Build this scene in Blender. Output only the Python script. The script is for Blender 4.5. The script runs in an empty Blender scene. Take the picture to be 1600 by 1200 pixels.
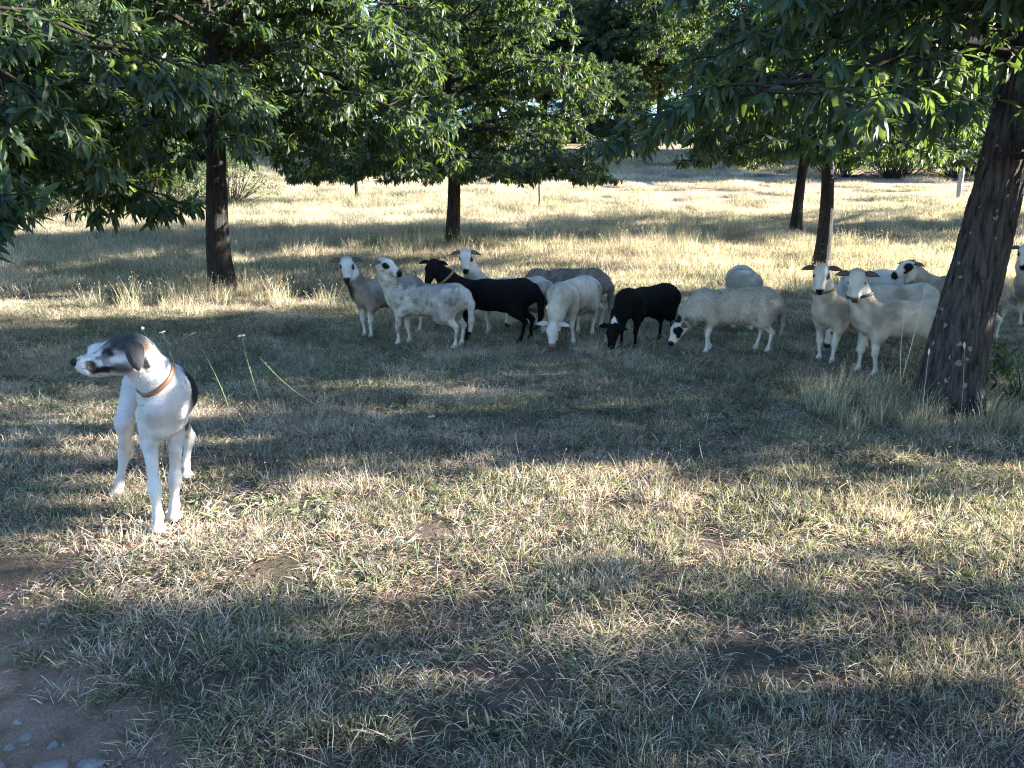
import bpy, math, random
import numpy as np
from mathutils import Vector, Matrix, Euler

PI = math.pi
sc = bpy.context.scene
COL = sc.collection

# ------------------------------------------------------------------ camera
cam_d = bpy.data.cameras.new('camera')
cam = bpy.data.objects.new('camera', cam_d)
COL.objects.link(cam)
cam.location = (0, 0, 1.55)
cam.rotation_euler = (math.radians(90 - 13.5), 0, 0)
cam_d.sensor_width = 36.0
cam_d.lens = 36.0 * 1270 / 1600
cam_d.clip_start = 0.05
cam_d.clip_end = 2000
sc.camera = cam

# ------------------------------------------------------------------ light
SUN_EL, SUN_AZ = 15.5, 6.0            # azimuth counted from +X (right) towards +Y (away)
el, az = math.radians(SUN_EL), math.radians(SUN_AZ)
sdir = Vector((math.cos(el) * math.cos(az), math.cos(el) * math.sin(az), math.sin(el)))
w = bpy.data.worlds.new('World')
sc.world = w
w.use_nodes = True
nt = w.node_tree
sky = nt.nodes.new('ShaderNodeTexSky')
sky.sky_type = 'NISHITA'
sky.sun_disc = False
sky.sun_elevation = el
sky.sun_rotation = PI / 2 - az
sky.air_density = 1.0
sky.dust_density = 0.3
sky.ozone_density = 4.0
nt.nodes['Background'].inputs[1].default_value = 0.085
nt.links.new(sky.outputs[0], nt.nodes['Background'].inputs[0])
sun_d = bpy.data.lights.new('sun', 'SUN')
sun_d.energy = 5.0
sun_d.angle = math.radians(0.53)
sun_d.color = (1.0, 0.945, 0.87)
sun = bpy.data.objects.new('sun', sun_d)
COL.objects.link(sun)
sun.location = (30, 5, 20)
sun.rotation_euler = sdir.to_track_quat('Z', 'Y').to_euler()
sc.view_settings.view_transform = 'Standard'
sc.view_settings.look = 'None'
sc.view_settings.gamma = 1.0
sc.view_settings.exposure = 3.1
sc.view_settings.use_curve_mapping = False
sc.render.engine = 'CYCLES'
sc.cycles.max_bounces = 5
sc.cycles.diffuse_bounces = 3
sc.cycles.glossy_bounces = 2
sc.cycles.transmission_bounces = 3
sc.cycles.transparent_max_bounces = 4
sc.cycles.sample_clamp_indirect = 4.0
sc.cycles.use_denoising = True
sc.cycles.denoiser = 'OPENIMAGEDENOISE'
sc.cycles.denoising_input_passes = 'RGB_ALBEDO_NORMAL'
sc.cycles.denoising_prefilter = 'NONE'
sc.cycles.pixel_filter_type = 'BLACKMAN_HARRIS'
sc.cycles.filter_width = 1.2

# ------------------------------------------------------------------ helpers
def unit(v):
    v = np.asarray(v, float)
    return v / (np.linalg.norm(v, axis=-1, keepdims=True) + 1e-12)

def _hash(ix, iy, s):
    n = (ix.astype(np.int64) * 374761393 + iy.astype(np.int64) * 668265263 + s * 974711) & 0x7fffffff
    n = ((n ^ (n >> 13)) * 1274126177) & 0x7fffffff
    return ((n ^ (n >> 16)) & 0xffff) / 65535.0

def vnoise(x, y, s=0):
    x = np.asarray(x, float); y = np.asarray(y, float)
    ix, iy = np.floor(x), np.floor(y)
    fx, fy = x - ix, y - iy
    fx = fx * fx * (3 - 2 * fx); fy = fy * fy * (3 - 2 * fy)
    a, b = _hash(ix, iy, s), _hash(ix + 1, iy, s)
    c, d = _hash(ix, iy + 1, s), _hash(ix + 1, iy + 1, s)
    return (a + (b - a) * fx) * (1 - fy) + (c + (d - c) * fx) * fy

def fbm(x, y, s=0, o=3):
    r, a, t = 0, 1.0, 0
    x = np.asarray(x, float); y = np.asarray(y, float)
    for k in range(o):
        r = r + a * vnoise(x, y, s + 17 * k); t += a
        x, y, a = x * 2.03 + 5.1, y * 2.03 + 9.7, a * 0.5
    return r / t

def sstep(a, b, x):
    t = np.clip((np.asarray(x, float) - a) / (b - a), 0, 1)
    return t * t * (3 - 2 * t)

def terr(x, y):
    x = np.asarray(x, float); y = np.asarray(y, float)
    t = np.maximum(0, y - 11.0)
    z = 0.085 * (np.sqrt(t * t + 36) - 6)
    z = z + 0.035 * (fbm(x * 1.1, y * 1.1, 3) - 0.5) + 0.25 * sstep(14, 40, y) * (fbm(x * 0.08, y * 0.08, 8) - 0.5)
    # the track is worn a few centimetres into the turf
    return z - 0.05 * track(x, y)

def track(x, y):
    """1 on the bare dirt track at the photographer's feet (front left), 0 on the turf."""
    x = np.asarray(x, float); y = np.asarray(y, float)
    d = (-0.64 * x - 0.77 * y) + 0.94 + 0.42 * (fbm(x * 2.6, y * 2.6, 21) - 0.5) + 0.10 * np.sin(x * 3.1)
    return sstep(-0.12, 0.12, d)

def new_mesh(name, verts, faces=None, loops=None, sizes=None, smooth=True, col=None, mats=()):
    """verts (n,3); faces (m,k) int array, or loops + sizes for mixed polygons."""
    me = bpy.data.meshes.new(name)
    verts = np.ascontiguousarray(verts, np.float32)
    if faces is not None:
        faces = np.asarray(faces, np.int32)
        loops = faces.reshape(-1)
        sizes = np.full(len(faces), faces.shape[1], np.int32)
    loops = np.ascontiguousarray(loops, np.int32); sizes = np.ascontiguousarray(sizes, np.int32)
    me.vertices.add(len(verts)); me.vertices.foreach_set('co', verts.reshape(-1))
    me.loops.add(len(loops)); me.loops.foreach_set('vertex_index', loops)
    me.polygons.add(len(sizes))
    starts = np.concatenate([[0], np.cumsum(sizes)[:-1]]).astype(np.int32)
    me.polygons.foreach_set('loop_start', starts)
    me.polygons.foreach_set('use_smooth', np.full(len(sizes), smooth, bool))
    if col is not None:
        ca = me.color_attributes.new('Col', 'FLOAT_COLOR', 'POINT')
        c4 = np.ones((len(verts), 4), np.float32); c4[:, :3] = col
        ca.data.foreach_set('color', c4.reshape(-1))
    me.update(calc_edges=True)
    for m in mats:
        me.materials.append(m)
    return me

def add(name, me, parent=None, loc=None, label=None, cat=None, group=None, kind=None):
    o = bpy.data.objects.new(name, me)
    COL.objects.link(o)
    if parent is not None: o.parent = parent
    if loc is not None: o.location = loc
    if label: o['label'] = label
    if cat: o['category'] = cat
    if group: o['group'] = group
    if kind: o['kind'] = kind
    return o

class Geo:
    """collects triangles / quads with a colour per vertex"""
    def __init__(s):
        s.v, s.l, s.s, s.c, s.n = [], [], [], [], 0
    def add(s, v, f, c=(1, 1, 1)):
        v = np.asarray(v, float).reshape(-1, 3); f = np.asarray(f, int)
        s.v.append(v); s.l.append((f + s.n).reshape(-1)); s.s.append(np.full(len(f), f.shape[1]))
        c = np.asarray(c, float)
        s.c.append(np.broadcast_to(c, v.shape) if c.ndim == 1 else c)
        s.n += len(v)
    def tube(s, P, R, sides=6, c=(1, 1, 1), cap=True):
        P = np.asarray(P, float); R = np.asarray(R, float); n = len(P)
        T = unit(np.gradient(P, axis=0))
        ref = np.array([0, 0, 1.0]) if abs(T[0, 2]) < 0.9 else np.array([1.0, 0, 0])
        A = unit(np.cross(T, ref)); B = np.cross(T, A)
        a = np.arange(sides) * 2 * PI / sides
        V = P[:, None] + R[:, None, None] * (A[:, None] * np.cos(a)[None, :, None] + B[:, None] * np.sin(a)[None, :, None])
        i = np.arange(n - 1)[:, None] * sides; j = np.arange(sides)[None]; j2 = (j + 1) % sides
        F = np.stack([i + j, i + j2, i + sides + j2, i + sides + j], -1).reshape(-1, 4)
        s.add(V, F, c)
        if cap and sides >= 3:
            k = s.n - sides
            for kk in (k, s.n - n * sides):
                s.l.append(np.arange(kk, kk + sides)); s.s.append(np.array([sides]))
    def ball(s, C, r, c=(1, 1, 1), nu=8, nv=6, M=None):
        th = np.linspace(0, PI, nv + 1); ph = np.arange(nu) * 2 * PI / nu
        V = np.stack([np.sin(th)[:, None] * np.cos(ph), np.sin(th)[:, None] * np.sin(ph), np.repeat(np.cos(th)[:, None], nu, 1)], -1).reshape(-1, 3)
        V = V * np.asarray(r, float)
        if M is not None: V = V @ np.asarray(M).T
        i = np.arange(nv)[:, None] * nu; j = np.arange(nu)[None]; j2 = (j + 1) % nu
        F = np.stack([i + j, i + nu + j, i + nu + j2, i + j2], -1).reshape(-1, 4)
        s.add(V + np.asarray(C), F, c)
    def mesh(s, name, mats=(), smooth=True):
        return new_mesh(name, np.concatenate(s.v), loops=np.concatenate(s.l), sizes=np.concatenate(s.s), smooth=smooth, col=np.concatenate(s.c), mats=mats)

# ------------------------------------------------------------------ materials
def mat(name):
    m = bpy.data.materials.new(name); m.use_nodes = True
    return m, m.node_tree, m.node_tree.nodes['Principled BSDF']

def N(t, typ, **kw):
    n = t.nodes.new(typ)
    for k, v in kw.items():
        if k.startswith('i_'):
            key = k[2:]
            n.inputs[int(key) if key.isdigit() else key.replace('_', ' ')].default_value = v
        else: setattr(n, k, v)
    return n

def ramp(t, stops):
    r = t.nodes.new('ShaderNodeValToRGB'); e = r.color_ramp.elements
    while len(e) < len(stops): e.new(0.5)
    for k, (p, c) in zip(e, stops):
        k.position = p; k.color = (*c, 1)
    return r

def mixrgb(t, a, b, fac, mode='MIX'):
    n = t.nodes.new('ShaderNodeMix'); n.data_type = 'RGBA'; n.blend_type = mode
    for sock, v in ((n.inputs[0], fac), (n.inputs[6], a), (n.inputs[7], b)):
        if hasattr(v, 'is_linked') or hasattr(v, 'links'): t.links.new(v, sock)
        elif isinstance(v, (int, float)): sock.default_value = v
        else: sock.default_value = (*v, 1)
    return n.outputs[2]

def m_grass(name, trans=0.42, tcol=(1.25, 1.22, 0.85)):
    m, t, b = mat(name); L = t.links.new
    at = N(t, 'ShaderNodeAttribute', attribute_name='Col')
    oi = N(t, 'ShaderNodeObjectInfo')
    hs = N(t, 'ShaderNodeHueSaturation')
    mr = N(t, 'ShaderNodeMapRange', i_3=0.65, i_4=1.35); L(oi.outputs['Random'], mr.inputs[0])
    L(mr.outputs[0], hs.inputs['Value']); L(at.outputs['Color'], hs.inputs['Color'])
    L(hs.outputs[0], b.inputs['Base Color'])
    b.inputs['Roughness'].default_value = 0.55
    b.inputs['Specular IOR Level'].default_value = 0.35
    tr = N(t, 'ShaderNodeBsdfTranslucent')
    L(mixrgb(t, hs.outputs[0], tcol, 1.0, 'MULTIPLY'), tr.inputs[0])
    ms = N(t, 'ShaderNodeMixShader', i_0=trans)
    L(b.outputs[0], ms.inputs[1]); L(tr.outputs[0], ms.inputs[2])
    L(ms.outputs[0], t.nodes['Material Output'].inputs[0])
    return m

def m_leaf(name, base, tcol, trans=0.35, rough=0.48):
    m, t, b = mat(name); L = t.links.new
    at = N(t, 'ShaderNodeAttribute', attribute_name='Col')
    c = mixrgb(t, base, at.outputs['Color'], 1.0, 'MULTIPLY')
    geo = N(t, 'ShaderNodeNewGeometry')
    pale = mixrgb(t, c, (1.25, 1.2, 1.5), 1.0, 'MULTIPLY')       # leaf undersides are paler
    c2 = mixrgb(t, c, pale, geo.outputs['Backfacing'])
    L(c2, b.inputs['Base Color'])
    b.inputs['Roughness'].default_value = rough
    b.inputs['Specular IOR Level'].default_value = 0.32
    tr = N(t, 'ShaderNodeBsdfTranslucent')
    L(mixrgb(t, tcol, at.outputs['Color'], 1.0, 'MULTIPLY'), tr.inputs[0])
    ms = N(t, 'ShaderNodeMixShader', i_0=trans)
    L(b.outputs[0], ms.inputs[1]); L(tr.outputs[0], ms.inputs[2])
    L(ms.outputs[0], t.nodes['Material Output'].inputs[0])
    return m

def m_bark(name, dark, light, lichen=0.0, scale=1.0):
    m, t, b = mat(name); L = t.links.new
    tc = N(t, 'ShaderNodeTexCoord')
    mp = N(t, 'ShaderNodeMapping'); mp.inputs['Scale'].default_value = (14 * scale, 14 * scale, 1.7 * scale)
    L(tc.outputs['Object'], mp.inputs[0])
    n1 = N(t, 'ShaderNodeTexNoise', i_Scale=2.6, i_Detail=6.0, i_Roughness=0.62)
    L(mp.outputs[0], n1.inputs['Vector'])
    wv = N(t, 'ShaderNodeTexNoise', i_Scale=6.5, i_Detail=3.0); L(mp.outputs[0], wv.inputs['Vector'])
    r = ramp(t, [(0.34, dark), (0.62, light)]); L(n1.outputs[0], r.inputs[0])
    c = r.outputs[0]
    if lichen > 0:
        v = N(t, 'ShaderNodeTexVoronoi', i_Scale=17.0, i_Randomness=1.0)
        wn = N(t, 'ShaderNodeTexNoise', i_Scale=26.0, i_Detail=3.0)
        L(tc.outputs['Object'], wn.inputs['Vector'])
        wv2 = N(t, 'ShaderNodeVectorMath', operation='SCALE'); L(wn.outputs['Color'], wv2.inputs[0]); wv2.inputs['Scale'].default_value = 0.055
        ad = N(t, 'ShaderNodeVectorMath', operation='ADD'); L(tc.outputs['Object'], ad.inputs[0]); L(wv2.outputs[0], ad.inputs[1])
        L(ad.outputs[0], v.inputs['Vector'])
        # only some cells carry a lichen rosette
        sep = N(t, 'ShaderNodeSeparateColor'); L(v.outputs['Color'], sep.inputs[0])
        rad = N(t, 'ShaderNodeMapRange', i_1=0.62, i_2=1.0, i_3=0.0, i_4=0.40); L(sep.outputs[0], rad.inputs[0])
        lt = N(t, 'ShaderNodeMath', operation='SUBTRACT'); L(rad.outputs[0], lt.inputs[0]); L(v.outputs['Distance'], lt.inputs[1])
        mr = N(t, 'ShaderNodeMapRange', i_1=0.0, i_2=0.05); L(lt.outputs[0], mr.inputs[0])
        mu = N(t, 'ShaderNodeMath', operation='MULTIPLY', i_1=lichen); L(mr.outputs[0], mu.inputs[0])
        c = mixrgb(t, c, (0.36, 0.37, 0.33), mu.outputs[0])
    L(c, b.inputs['Base Color'])
    b.inputs['Roughness'].default_value = 0.9
    b.inputs['Specular IOR Level'].default_value = 0.2
    bp = N(t, 'ShaderNodeBump', i_0=0.9, i_1=0.02)
    sm = N(t, 'ShaderNodeMath', operation='ADD'); L(n1.outputs[0], sm.inputs[0]); L(wv.outputs[0], sm.inputs[1])
    L(sm.outputs[0], bp.inputs['Height']); L(bp.outputs[0], b.inputs['Normal'])
    return m

def m_coat(name, bump=0.4, scale=90.0, var=0.25, sheen=0.06):
    m, t, b = mat(name); L = t.links.new
    at = N(t, 'ShaderNodeAttribute', attribute_name='Col')
    tc = N(t, 'ShaderNodeTexCoord')
    n = N(t, 'ShaderNodeTexNoise', i_Scale=scale, i_Detail=4.0, i_Roughness=0.65); L(tc.outputs['Object'], n.inputs['Vector'])
    n2 = N(t, 'ShaderNodeTexNoise', i_Scale=9.0, i_Detail=3.0); L(tc.outputs['Object'], n2.inputs['Vector'])
    mr = N(t, 'ShaderNodeMapRange', i_1=0.3, i_2=0.7, i_3=1 - var, i_4=1 + var * 0.6); L(n2.outputs[0], mr.inputs[0])
    cc = N(t, 'ShaderNodeCombineColor')
    for k in range(3): L(mr.outputs[0], cc.inputs[k])
    L(mixrgb(t, at.outputs['Color'], cc.outputs[0], 1.0, 'MULTIPLY'), b.inputs['Base Color'])
    b.inputs['Roughness'].default_value = 0.85
    b.inputs['Specular IOR Level'].default_value = 0.15
    b.inputs['Sheen Weight'].default_value = sheen
    b.inputs['Sheen Roughness'].default_value = 0.5
    bp = N(t, 'ShaderNodeBump', i_0=bump, i_1=0.01); L(n.outputs[0], bp.inputs['Height']); L(bp.outputs[0], b.inputs['Normal'])
    return m

def m_plain(name, col, rough=0.6, metal=0.0, noise=0.15, scale=40.0, bump=0.2):
    m, t, b = mat(name); L = t.links.new
    tc = N(t, 'ShaderNodeTexCoord')
    n = N(t, 'ShaderNodeTexNoise', i_Scale=scale, i_Detail=5.0); L(tc.outputs['Object'], n.inputs['Vector'])
    r = ramp(t, [(0.3, tuple(x * (1 - noise) for x in col)), (0.7, tuple(min(1, x * (1 + noise)) for x in col))])
    L(n.outputs[0], r.inputs[0]); L(r.outputs[0], b.inputs['Base Color'])
    b.inputs['Roughness'].default_value = rough; b.inputs['Metallic'].default_value = metal
    bp = N(t, 'ShaderNodeBump', i_0=bump, i_1=0.01); L(n.outputs[0], bp.inputs['Height']); L(bp.outputs[0], b.inputs['Normal'])
    return m

M_GRASS = m_grass('grass_blades')
M_LEAF = m_leaf('chestnut_leaf', (0.028, 0.047, 0.024), (0.17, 0.26, 0.04), 0.30)
M_BUSHLEAF = m_leaf('bush_leaf', (0.060, 0.095, 0.042), (0.16, 0.25, 0.05), 0.3, 0.5)
M_BARK = m_bark('chestnut_bark_lichen', (0.011, 0.009, 0.009), (0.080, 0.068, 0.064), 0.4)
M_BARK2 = m_bark('chestnut_bark', (0.008, 0.007, 0.007), (0.042, 0.036, 0.034), 0.15)
M_TWIG = m_bark('twig_bark', (0.018, 0.014, 0.012), (0.060, 0.048, 0.040), 0.0, 3.0)
M_COAT = m_coat('short_coat', 0.5, 110.0, 0.16)
M_WOOL = m_coat('wool', 0.8, 55.0, 0.18)
M_BLACK = m_coat('black_coat', 0.5, 80.0, 0.25, 0.0)
M_BLACK.node_tree.nodes['Principled BSDF'].inputs['Specular IOR Level'].default_value = 0.08
M_PLANT = m_grass('plant_parts', 0.25)
M_LEATHER = m_plain('tan_leather', (0.17, 0.085, 0.045), 0.5)
M_STRAP = m_plain('dark_strap', (0.03, 0.03, 0.03), 0.6)
M_YELLOW = m_plain('yellow_strap', (0.17, 0.14, 0.04), 0.6)
M_TAG = m_plain('orange_tag', (0.75, 0.17, 0.03), 0.45, noise=0.05)
M_METAL = m_plain('dull_metal', (0.45, 0.45, 0.46), 0.35, 1.0, 0.05)
M_STONE = m_plain('field_stone', (0.17, 0.152, 0.142), 0.85, 0, 0.45, 22.0, 0.6)
M_WOOD = m_plain('weathered_wood', (0.30, 0.27, 0.23), 0.85, 0, 0.35, 14.0, 0.5)

# ------------------------------------------------------------------ ground
def axis(a, b, fine, f0, f1, g=1.12, mx=6.0):
    v = [f0]
    while v[-1] < f1: v.append(v[-1] + fine)
    s = fine
    while v[-1] < b: s = min(s * g, mx); v.append(v[-1] + s)
    s = fine; lo = [f0]
    while lo[-1] > a: s = min(s * g, mx); lo.append(lo[-1] - s)
    return np.array(lo[:0:-1] + v)

def dryness(x, y):
    d = fbm(x * 0.55, y * 0.55, 41) * 0.7 + fbm(x * 2.1, y * 2.1, 42) * 0.3
    return d

def redness(x, y):
    """bare reddish earth of the far field"""
    far = sstep(22, 34, y)
    blot = sstep(0.42, 0.60, fbm(x * 0.12, y * 0.16, 77))
    right = sstep(7, 14, x - 0.1 * y) * sstep(23, 27, y) + 0.7 * sstep(0, 4, x - 0.03 * y) * sstep(27, 31, y) * (1 - sstep(38, 44, y))
    return far * np.clip(0.6 * blot + 0.8 * right, 0, 0.9) * (0.45 + 0.55 * sstep(0.35, 0.6, fbm(x * 0.7, y * 0.9, 78)))

gx = axis(-160, 160, 0.05, -3.2, 4.4); gy = axis(-60, 320, 0.05, 1.2, 8.2)
GX, GY = np.meshgrid(gx, gy, indexing='ij')
GZ = terr(GX, GY) + 0.012 * (fbm(GX * 9, GY * 9, 5) - 0.5) * np.exp(-np.maximum(0, GY - 8) / 5)
nx, ny = len(gx), len(gy)
idx = np.arange(nx * ny).reshape(nx, ny)
F = np.stack([idx[:-1, :-1], idx[1:, :-1], idx[1:, 1:], idx[:-1, 1:]], -1).reshape(-1, 4)
gc = np.stack([track(GX, GY), dryness(GX, GY), redness(GX, GY)], -1).reshape(-1, 3)

def m_ground():
    m, t, b = mat('pasture_soil'); L = t.links.new
    at = N(t, 'ShaderNodeAttribute', attribute_name='Col')
    sep = N(t, 'ShaderNodeSeparateColor'); L(at.outputs['Color'], sep.inputs[0])
    tc = N(t, 'ShaderNodeTexCoord')
    n1 = N(t, 'ShaderNodeTexNoise', i_Scale=7.0, i_Detail=8.0, i_Roughness=0.65); L(tc.outputs['Object'], n1.inputs['Vector'])
    n2 = N(t, 'ShaderNodeTexNoise', i_Scale=45.0, i_Detail=6.0, i_Roughness=0.7); L(tc.outputs['Object'], n2.inputs['Vector'])
    n3 = N(t, 'ShaderNodeTexNoise', i_Scale=0.9, i_Detail=6.0, i_Roughness=0.6); L(tc.outputs['Object'], n3.inputs['Vector'])
    soil = ramp(t, [(0.3, (0.085, 0.058, 0.047)), (0.7, (0.21, 0.15, 0.12))]); L(n1.outputs[0], soil.inputs[0])
    thatch = ramp(t, [(0.30, (0.15, 0.122, 0.088)), (0.55, (0.33, 0.275, 0.20)), (0.8, (0.50, 0.43, 0.33))]); L(n2.outputs[0], thatch.inputs[0])
    green = ramp(t, [(0.35, (0.11, 0.12, 0.065)), (0.7, (0.32, 0.30, 0.18))]); L(n2.outputs[0], green.inputs[0])
    gmask = N(t, 'ShaderNodeMapRange', i_1=0.42, i_2=0.62); L(n3.outputs[0], gmask.inputs[0])
    turf = mixrgb(t, thatch.outputs[0], green.outputs[0], gmask.outputs[0])
    sm = N(t, 'ShaderNodeMapRange', i_1=0.46, i_2=0.60); L(n1.outputs[0], sm.inputs[0])
    dark_thatch = mixrgb(t, turf, (0.42, 0.40, 0.40), 1.0, 'MULTIPLY')     # thatch darkened to deepen the gaps between near blades
    near = mixrgb(t, dark_thatch, soil.outputs[0], sm.outputs[0])
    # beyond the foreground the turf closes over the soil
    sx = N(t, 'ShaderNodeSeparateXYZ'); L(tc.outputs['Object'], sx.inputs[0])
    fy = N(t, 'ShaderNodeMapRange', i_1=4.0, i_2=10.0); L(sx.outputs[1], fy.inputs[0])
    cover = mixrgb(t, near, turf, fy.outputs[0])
    red = ramp(t, [(0.3, (0.28, 0.165, 0.125)), (0.7, (0.44, 0.31, 0.245))]); L(n1.outputs[0], red.inputs[0])
    c = mixrgb(t, cover, red.outputs[0], sep.outputs[2])
    dirt = ramp(t, [(0.25, (0.17, 0.102, 0.074)), (0.5, (0.34, 0.22, 0.160)), (0.75, (0.46, 0.32, 0.245))]); L(n1.outputs[0], dirt.inputs[0])
    c = mixrgb(t, c, dirt.outputs[0], sep.outputs[0])
    n4 = N(t, 'ShaderNodeTexNoise', i_Scale=170.0, i_Detail=4.0, i_Roughness=0.75); L(tc.outputs['Object'], n4.inputs['Vector'])
    grit = ramp(t, [(0.32, (0.45, 0.45, 0.45)), (0.55, (1.0, 1.0, 1.0)), (0.72, (1.5, 1.45, 1.4))]); L(n4.outputs[0], grit.inputs[0])
    c = mixrgb(t, c, grit.outputs[0], 1.0, 'MULTIPLY')
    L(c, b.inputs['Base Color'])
    b.inputs['Roughness'].default_value = 0.95
    b.inputs['Specular IOR Level'].default_value = 0.1
    ad0 = N(t, 'ShaderNodeMath', operation='ADD'); L(n1.outputs[0], ad0.inputs[0]); L(n2.outputs[0], ad0.inputs[1])
    ad = N(t, 'ShaderNodeMath', operation='MULTIPLY_ADD', i_1=0.5); L(n4.outputs[0], ad.inputs[0]); L(ad0.outputs[0], ad.inputs[2])
    bp = N(t, 'ShaderNodeBump', i_0=1.0, i_1=0.03); L(ad.outputs[0], bp.inputs['Height']); L(bp.outputs[0], b.inputs['Normal'])
    return m

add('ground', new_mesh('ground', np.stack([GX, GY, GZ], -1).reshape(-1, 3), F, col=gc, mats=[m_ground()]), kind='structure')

# ------------------------------------------------------------------ chestnut trees
def leaf_proto(detail, seed):
    """unit-length chestnut leaf along +X, face up +Z, folded along the midrib and curling down"""
    rg = np.random.default_rng(seed)
    if detail == 2:
        S = np.array([0, 0.10, 0.24, 0.40, 0.56, 0.72, 0.87, 1.0]); W = np.array([0.0, 0.055, 0.093, 0.110, 0.108, 0.086, 0.045, 0])
    elif detail == 1:
        S = np.array([0, 0.18, 0.45, 0.75, 1.0]); W = np.array([0.0, 0.088, 0.118, 0.084, 0])
    else:
        S = np.array([0, 0.42, 1.0]); W = np.array([0.0, 0.145, 0])
    curl = rg.uniform(0.12, 0.34); side = rg.uniform(-0.08, 0.08)
    up = rg.uniform(0.02, 0.10)
    X = S * (1 - 0.25 * curl * S); Z = up * S - curl * S ** 2.2; Y = side * S ** 2
    V, Fc = [[X[0], Y[0], Z[0]]], []
    wav = rg.uniform(-1, 1, (len(S), 2)) * 0.018
    for i in range(1, len(S) - 1):
        V += [[X[i], Y[i] + W[i], Z[i] + 0.22 * W[i] + wav[i, 0]], [X[i], Y[i], Z[i]], [X[i], Y[i] - W[i], Z[i] + 0.22 * W[i] + wav[i, 1]]]
    V.append([X[-1], Y[-1], Z[-1]])
    V = np.array(V); n = len(S) - 2
    Fc += [[0, 2, 1], [0, 3, 2]]
    for i in range(n - 1):
        a = 1 + 3 * i; b = a + 3
        Fc += [[a, a + 1, b + 1], [a, b + 1, b], [a + 1, a + 2, b + 2], [a + 1, b + 2, b + 1]]
    a = 1 + 3 * (n - 1); e = len(V) - 1
    Fc += [[a, a + 1, e], [a + 1, a + 2, e]]
    return V, np.array(Fc)

def curve_path(p0, d0, length, n, droop, rg, wob=0.12):
    p = np.array(p0, float); d = unit(d0); P = [p.copy()]; st = length / (n - 1)
    for k in range(n - 1):
        d = unit(d + rg.normal(0, wob, 3) + np.array([0, 0, -droop * (k + 1) / n]))
        p = p + d * st; P.append(p.copy())
    return np.array(P)

def interp_path(P, t):
    f = t * (len(P) - 1); i = min(int(f), len(P) - 2); u = f - i
    return P[i] * (1 - u) + P[i + 1] * u, unit(P[i + 1] - P[i])

class Tree:
    pass

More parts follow.
